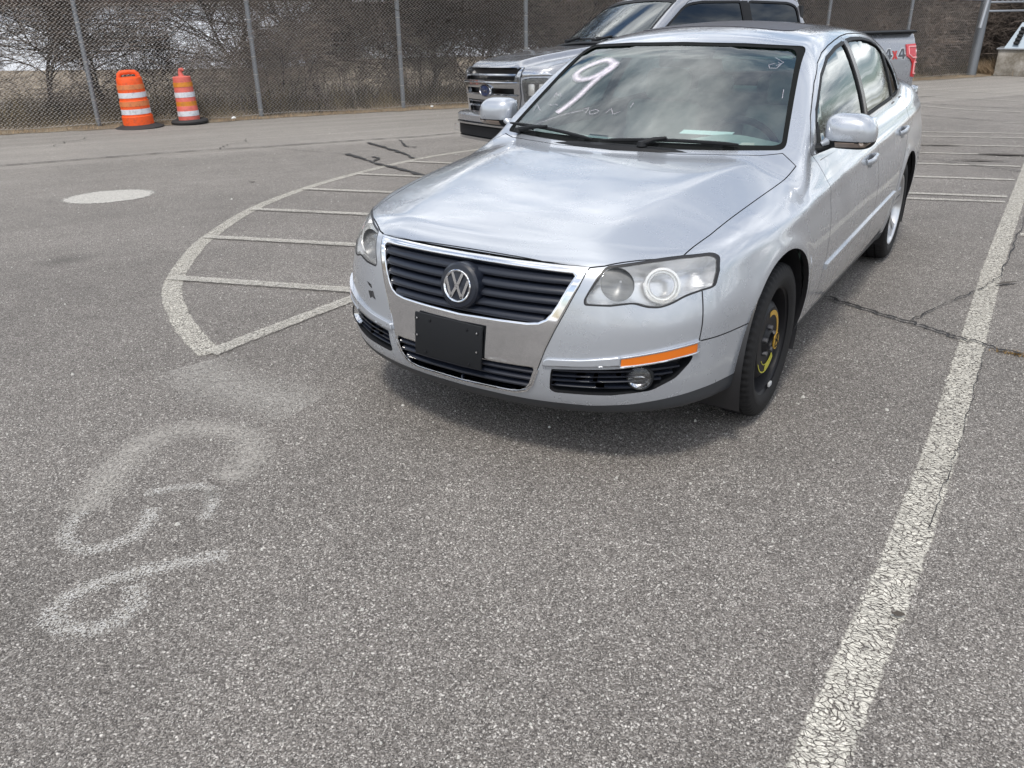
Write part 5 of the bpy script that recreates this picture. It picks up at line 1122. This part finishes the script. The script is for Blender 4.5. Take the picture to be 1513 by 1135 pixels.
# front openings (x, z)
def shx(y0, dy): return 0
OP1 = symp(roundp([(0, 1.075), (.57, 1.075), (.64, 1.185), (.60, 1.195), (0, 1.195)], 0))
SLOT = [(.10, .938), (.56, .938), (.57, .995), (.10, .995)]
OP3 = symp([(0, .735), (.55, .735), (.60, .865), (0, .865)])
GRT = symp(roundp([(0, .70), (.57, .70), (.66, .90), (.67, 1.19), (.64, 1.205), (0, 1.205)], [0, .02, .05, .02, .01, 0]))
HLT = roundp([(.69, .86), (.69, 1.085), (.80, 1.10), (.93, 1.10), (.965, 1.06), (.965, .90), (.90, .84)], .02, 3)
cuts = [prism(TWS, 'y', .9, 2.45), prism(GRT, 'y', -.3, .16)]+both(HLT, 'y', -.2, .60)
for P_ in (TF, TR2): cuts += both(P_, 'x', .5, 1.2)
for s in (1, -1):
    for ay in (TA0, TA1):
        bm = bm_new(); lathe(bm, [(TR_, .60*s), (TR_, 1.3*s)], 64, 'x', (0, ay, .40)); bm.verts.ensure_lookup_table(); bm.faces.new(bm.verts[:64][::-1]); bm.faces.new(bm.verts[64:]); bmesh.ops.recalc_face_normals(bm, faces=bm.faces); me = bpy.data.meshes.new('c'); bm.to_mesh(me); bm.free(); cuts.append(me)
bm = bm_new(); box(bm, (0, 4.98, 1.25), (1.66, 1.66, .72)); me = bpy.data.meshes.new('c'); bm.to_mesh(me); bm.free(); cuts.append(me)
St = boolean(St, cuts)
TH = symp([(0, -.1), (.60, .02), (.86, .12), (.905, .30), (.915, 1.32), (.82, 1.36), (.5, 1.30), (0, 1.28)])
h_ = boolean(St, prism(offs(TH, -.003), 'z', 1.197, 1.50), 'INTERSECT'); St = boolean(St, prism(offs(TH, .003), 'z', 1.197, 1.50))
finish('hood', h_, F_truck, [PAINT2, DARK], truck)
TGAP = [('front_door', [(1.72, .50), (1.66, 1.0), (1.66, 1.38), (1.78, 1.49), (2.22, 1.81), (2.42, 1.86), (3.02, 1.87), (3.04, .50)]), ('rear_door', [(3.04, .50), (3.02, 1.87), (3.78, 1.84), (3.92, 1.78), (3.93, .9), (3.93, .50)])]
for s in (1, -1):
    for nm, P_ in TGAP:
        pr = lambda Q_: prism(Q_, 'x', .45, 1.2) if s > 0 else prism(Q_, 'x', -1.2, -.45)
        d = boolean(St, pr(offs(P_, -.003)), 'INTERSECT'); St = boolean(St, pr(offs(P_, .003))); o = finish(nm, d, F_truck, [PAINT2, DARK], truck)
finish('body', St, F_truck, [PAINT2, DARK], truck)
TY = lambda x, z, y0=-.3: solve(F_truck, np.atleast_1d(x), np.atleast_1d(z), 'y', -.3, 1)[..., 1]
tw = put('windscreen', patch(F_truck, offs(TWS, .008), 'y', -.006, .005, res=.08, t0=.6, t1=2.6), truck, GLW)
put('glass_border', patch(F_truck, offs(TWS, .006), 'y', -.003, .002, [offs(TWS, -.03)], .06, .6, 2.6), tw, BLK)
for s in (1, -1):
    for P_ in (TF, TR2):
        put('door_glass', patch(F_truck, offs(P_, .006), 'x', -.008, .004, res=.08, t0=1.2*s, t1=.3*s), truck, GLD)
        put('window_seal', patch(F_truck, offs(P_, .016), 'x', .002, .006, [offs(P_, -.008)], .05, 1.2*s, .3*s), truck, BLK)
    put('pillar_trim', patch(F_truck, [(2.99, 1.37), (2.99, 1.81), (3.09, 1.81), (3.09, 1.37)], 'x', .003, .005, res=.05, t0=1.2*s, t1=.3*s), truck, BLK)
# grille assembly: chrome plate with openings, bars, badge
gt = put('grille', patch(F_truck, offs(GRT, -.004), 'y', .012, .04, [OP1, SLOT, mirp(SLOT), OP3], .04, -.3, 1), truck, CHROME2)
b_ = bm_new(); box(b_, (0, .155, .95), (1.30, .02, .50)); bobj('grille_backing', b_, gt, DARK)
def tbar(z, x, h, m, dy=.0, nm='grille_bar'):
    xs = np.linspace(-x, x, 25); b_ = bm_new(); rg = []
    ys = TY(xs, np.full(25, z)); 
    for xx, yy in zip(xs, ys): rg.append([b_.verts.new((xx, yy+a+dy, z+c)) for a, c in ((-.005, -h/2), (-.012, 0), (-.005, h/2), (.03, h/2), (.03, -h/2))])
    for i in range(24):
        for j in range(5): b_.faces.new((rg[i][j], rg[i][(j+1) % 5], rg[i+1][(j+1) % 5], rg[i+1][j]))
    b_.faces.new(rg[0]); b_.faces.new(rg[-1][::-1]); return bobj(nm, b_, gt, m)
tbar(1.128, .59, .020, CHROME2); tbar(.80, .575, .022, CHROME2); tbar(.848, .60, .012, CHROME2, -.01); tbar(1.052, .655, .016, CHROME2, -.022); tbar(.925, .62, .012, CHROME2, -.02)
BLUE = mat('badge_blue', (.012, .03, .10), .12, coat=1.)
yb = float(TY(0, .965)[0])-.018
b_ = bm_new(); rings = lathe(b_, [(.0005, .016), (.088, .016), (.092, .010), (.094, -.03)], 48, 'z')
o = bobj('oval_badge', b_, gt, BLUE); o.location = (0, yb, .965); o.rotation_euler = (R(90), 0, 0); o.scale = (1.25, .62, 1)
b_ = bm_new(); lathe(b_, [(.090, .012), (.096, .021), (.106, .021), (.110, .010), (.110, -.02), (.09, -.02)], 48, 'z', closed=True); bobj('badge_ring', b_, o, CHROME2)
# script lettering on the oval (F o r d), small raised strokes
b_ = bm_new()
for chs in ([(-.060, .030), (-.066, -.032)], [(-.072, .030), (-.030, .036)], [(-.064, .002), (-.038, .004)], [(-.028, -.03), (-.030, .0), (-.012, .006), (-.008, -.024), (-.028, -.03)], [(.004, -.03), (.006, .004)], [(.006, -.004), (.022, .006)], [(.052, .034), (.046, -.030), (.028, -.028), (.030, .0), (.048, .004)]):
    for p, q in zip(chs[:-1], chs[1:]):
        p, q = Vector(p), Vector(q); d = (q-p).normalized(); t = Vector((-d.y, d.x))*.0042; p -= d*.003; q += d*.003
        v = [b_.verts.new((*c_, z)) for z in (.014, .0195) for c_ in (p-t, q-t, q+t, p+t)]
        for f in ((3, 2, 1, 0), (4, 5, 6, 7), (0, 1, 5, 4), (1, 2, 6, 5), (2, 3, 7, 6), (3, 0, 4, 7)): b_.faces.new([v[i] for i in f])
bobj('badge_letters', b_, o, CHROME2, None)
for s in (1, -1):
    mp_ = (lambda p: p) if s > 0 else mirp
    hd = put('headlight', patch(F_truck, mp_(offs(HLT, .004)), 'y', -.05, .004, res=.05, t0=-.3, t1=1.2), truck, DARK)
    put('lamp_lens', patch(F_truck, mp_(offs(HLT, -.003)), 'y', -.001, .004, res=.05, t0=-.3, t1=1.2), hd, LENSC)
    put('headlight_trim', patch(F_truck, mp_([(.672, 1.105), (.672, 1.175), (.80, 1.165), (.93, 1.15), (.965, 1.12), (.93, 1.115), (.80, 1.115)]), 'y', .006, .012, res=.03, t0=-.3, t1=1.2, pil=.6), truck, CHROME2)
    for (cx, cz) in ((.76, .98), (.87, .98)):
        c_ = solve(F_truck, [s*cx], [cz], 'y', -.3, 1.2)[0]; b_ = bm_new(); box(b_, (0, 0, 0), (.085, .03, .12), bev=.012); o = bobj('lamp_reflector', b_, hd, REFL); o.location = (c_[0], c_[1]+.045, c_[2]); o.rotation_euler = (0, 0, s*R(15))
    # bumper ends, mirror, tail lamp
    if s > 0:
        b_ = bm_new(); box(b_, (s*1.12, 1.95, 1.40), (.20, .12, .22), bev=.04, seg=3); mr = bobj('wing_mirror', b_, truck, PAINT2)
        b_ = bm_new(); tube(b_, [(s*.90, 1.92, 1.30), (s*1.05, 1.94, 1.34)], .03, 8); bobj('mirror_arm', b_, mr, BLK)
def bar_surf(name, z0, z1, dy, m, xm=.985, n=41, rnd_=.02, lab=None):
    xs = np.linspace(-xm, xm, n); b_ = bm_new(); rg = []
    for xx in xs:
        t = abs(xx)/xm; yy = -.06+.03*t*t+.30*t**7; rg.append([b_.verts.new((xx, yy+a, z)) for a, z in ((dy+.03, z0), (dy, z0+rnd_), (dy, z1-rnd_), (dy+.03, z1), (.20+dy, z1), (.20+dy, z0))])
    for i in range(n-1):
        for j in range(6): b_.faces.new((rg[i][j], rg[i][(j+1) % 6], rg[i+1][(j+1) % 6], rg[i+1][j]))
    b_.faces.new(rg[0]); b_.faces.new(rg[-1][::-1]); return bobj(name, b_, truck, m)
fb = bar_surf('front_bumper', .615, .715, 0, PAINT2); bar_surf('bumper_trim', .592, .622, -.008, CHROME2, rnd_=.006); bar_surf('bumper_insert', .455, .60, .02, BLK); bar_surf('lower_trim', .425, .470, .0, CHROME2, .93, rnd_=.008)
for s in (1, -1):
    b_ = bm_new(); box(b_, (s*.80, .012, .53), (.14, .03, .085), bev=.01); bobj('fog_light', b_, truck, LENSC)
    # tail lamp on the corner of the bed
    TL = [(5.62, 1.27), (5.80, 1.275), (5.862, 1.26), (5.868, .88), (5.80, .87), (5.74, .88), (5.74, 1.03), (5.70, 1.09), (5.62, 1.13)]
    tl = put('tail_light', patch(F_truck, TL, 'x', .012, .03, res=.04, t0=1.3*s, t1=.4*s), truck, RED)
    LPATH = [[(5.66, 1.24), (5.80, 1.24)], [(5.66, 1.24), (5.66, 1.15), (5.735, 1.11)], [(5.735, 1.11), (5.82, 1.11)], [(5.77, 1.05), (5.77, .915), (5.83, .915)], [(5.77, 1.05), (5.83, 1.05)]]
    b_ = bm_new()
    for l in LPATH:
        pts = []
        for p, q in zip(l[:-1], l[1:]):
            for j in range(6): pts.append((p[0]+(q[0]-p[0])*j/5, p[1]+(q[1]-p[1])*j/5))
        S_ = solve(F_truck, [p[0] for p in pts], [p[1] for p in pts], 'x', 1.3*s, .4*s); S_ += nrm(grad(F_truck, S_))*.014; tube(b_, [tuple(v) for v in S_], .008, 6)
    bobj('light_guide', b_, tl, mat('pale_red_guide', (.75, .35, .36), .2) if s > 0 else bpy.data.materials['pale_red_guide'])
b_ = bm_new()
for s in (1, -1): tube(b_, [(s*.90, 4.12, 1.425), (s*.90, 5.80, 1.425)], .075, 8, flat=.28)
tube(b_, [(-.9, 5.83, 1.425), (.9, 5.83, 1.425)], .05, 8, flat=.3); bobj('bed_rail_cap', b_, truck, BLK)
b_ = bm_new(); box(b_, (0, 5.98, .66), (1.85, .20, .20), bev=.04); bobj('rear_bumper', b_, truck, CHROME2)
# 4x4 decal on both bed sides: dark digits with a red x
DGT = mat('decal_grey', (.05, .055, .065), .4); DRD = mat('decal_red', (.40, .02, .02), .4); DRM = mat('decal_edge', (.55, .56, .58), .4)
def decal(s):
    def pl(poly, m, off=.002):
        if s < 0: poly = [(5.44+5.28-a*1.0-.18, b) for a, b in poly]
        return put('decal', patch(F_truck, poly, 'x', off, .002, res=.05, t0=1.3*s, t1=.4*s), truck, m)
    z0 = 1.10; h = .125
    for y0 in (5.20, 5.46):
        F4 = [(y0, z0+.035), (y0+.075, z0+h), (y0+.125, z0+h), (y0+.125, z0+.055), (y0+.15, z0+.055), (y0+.15, z0+.025), (y0+.125, z0+.025), (y0+.125, z0), (y0+.085, z0), (y0+.085, z0+.025), (y0, z0+.025)]
        pl(offs(F4, .007), DRM, .0015); pl(F4, DGT, .0025)
        if s > 0: pl([(y0+.045, z0+.052), (y0+.085, z0+.052), (y0+.085, z0+.100)], PAINT2, .0035)
    X4 = [(5.355, z0), (5.39, z0), (5.405, z0+.03), (5.42, z0), (5.455, z0), (5.425, z0+.05), (5.452, z0+.10), (5.418, z0+.10), (5.404, z0+.072), (5.39, z0+.10), (5.355, z0+.10), (5.384, z0+.05)]
    pl(X4, DRD, .003)
decal(1)
# wipers, cowl, interior, wheels
b_ = bm_new(); pts = [(x, 1.36+.12*(x/.8)**2-.03, 1.415-.03*(x/.8)**2) for x in np.linspace(-.80, .80, 21)]; tube(b_, pts, .06, 8, flat=.35); bobj('cowl', b_, truck, BLK)
for (x0, x1, px) in ((-.62, .02, -.55), (.05, .66, .12)):
    b_ = bm_new(); S_ = solve(F_truck, np.linspace(x0, x1, 9), np.linspace(1.455, 1.445, 9), 'y', .6, 2.6); S_ = S_+nrm(grad(F_truck, S_))*.018; tube(b_, [tuple(v) for v in S_], .010, 6); w_ = bobj('wiper', b_, truck, BLK)
    p_ = Vector(S_[4]); b_ = bm_new(); tube(b_, [(px, 1.36+.12*(px/.8)**2, 1.44), tuple(p_+Vector((0, -.01, .015)))], [.018, .010], 8); lathe(b_, [(.001, .03), (.026, .02), (.03, -.01)], 12, 'z', (px, 1.36+.12*(px/.8)**2, 1.44)); bobj('wiper_arm', b_, w_, BLK)
b_ = bm_new(); box(b_, (0, 1.95, 1.22), (1.5, .5, .16), bev=.05); bobj('dashboard', b_, truck, INNER)
for x in (-.40, .40):
    b_ = bm_new(); box(b_, (x, 2.75, 1.0), (.5, .5, .2), bev=.06); box(b_, (x, 3.0, 1.28), (.5, .16, .6), rot=Euler((R(-12), 0, 0)), bev=.05); bobj('seat', b_, truck, mat('dark_seat', (.05, .05, .05), .8), 60)
b_ = bm_new(); box(b_, (0, 2.7, .8), (1.7, 2.3, .03)); box(b_, (0, 3.9, 1.3), (1.6, .04, .9)); bobj('cabin_floor', b_, truck, DARK)
b_ = bm_new(); box(b_, (0, 3.0, .52), (1.2, 5.4, .12)); bobj('chassis', b_, truck, DARK)
for s in (1, -1):
    for ay in (TA0, TA1):
        wr = bpy.data.objects.new('wheel', None); sc.collection.objects.link(wr); wr.parent = truck; wr.location = (s*.86, ay, .40-.02)
        if s < 0: wr.rotation_euler = (0, 0, math.pi)
        tyre(wr, .395, .265, .235); b_ = bm_new(); lathe(b_, [(.235, .11), (.24, .118), (.228, .11), (.215, .08), (.20, .0)], 48, 'x'); lathe(b_, [(.0005, .08), (.05, .08), (.06, .06), (.20, .07), (.20, .03)], 48, 'x'); bobj('rim', b_, wr, ALLOY)
        b_ = bm_new(); R0 = []
        for j, (rr, xx) in enumerate(((TR_+.004, .97), (TR_+.004, .62), (.05, .62))): R0.append([b_.verts.new((s*xx, ay+rr*math.cos(a), .40+rr*math.sin(a))) for a in np.linspace(R(-15), R(195), 32)])
        for i in range(2):
            for k in range(31): b_.faces.new((R0[i][k], R0[i][k+1], R0[i+1][k+1], R0[i+1][k]))
        bobj('wheel_housing', b_, truck, DARK)
print('truck', __import__('time').time()-T0)
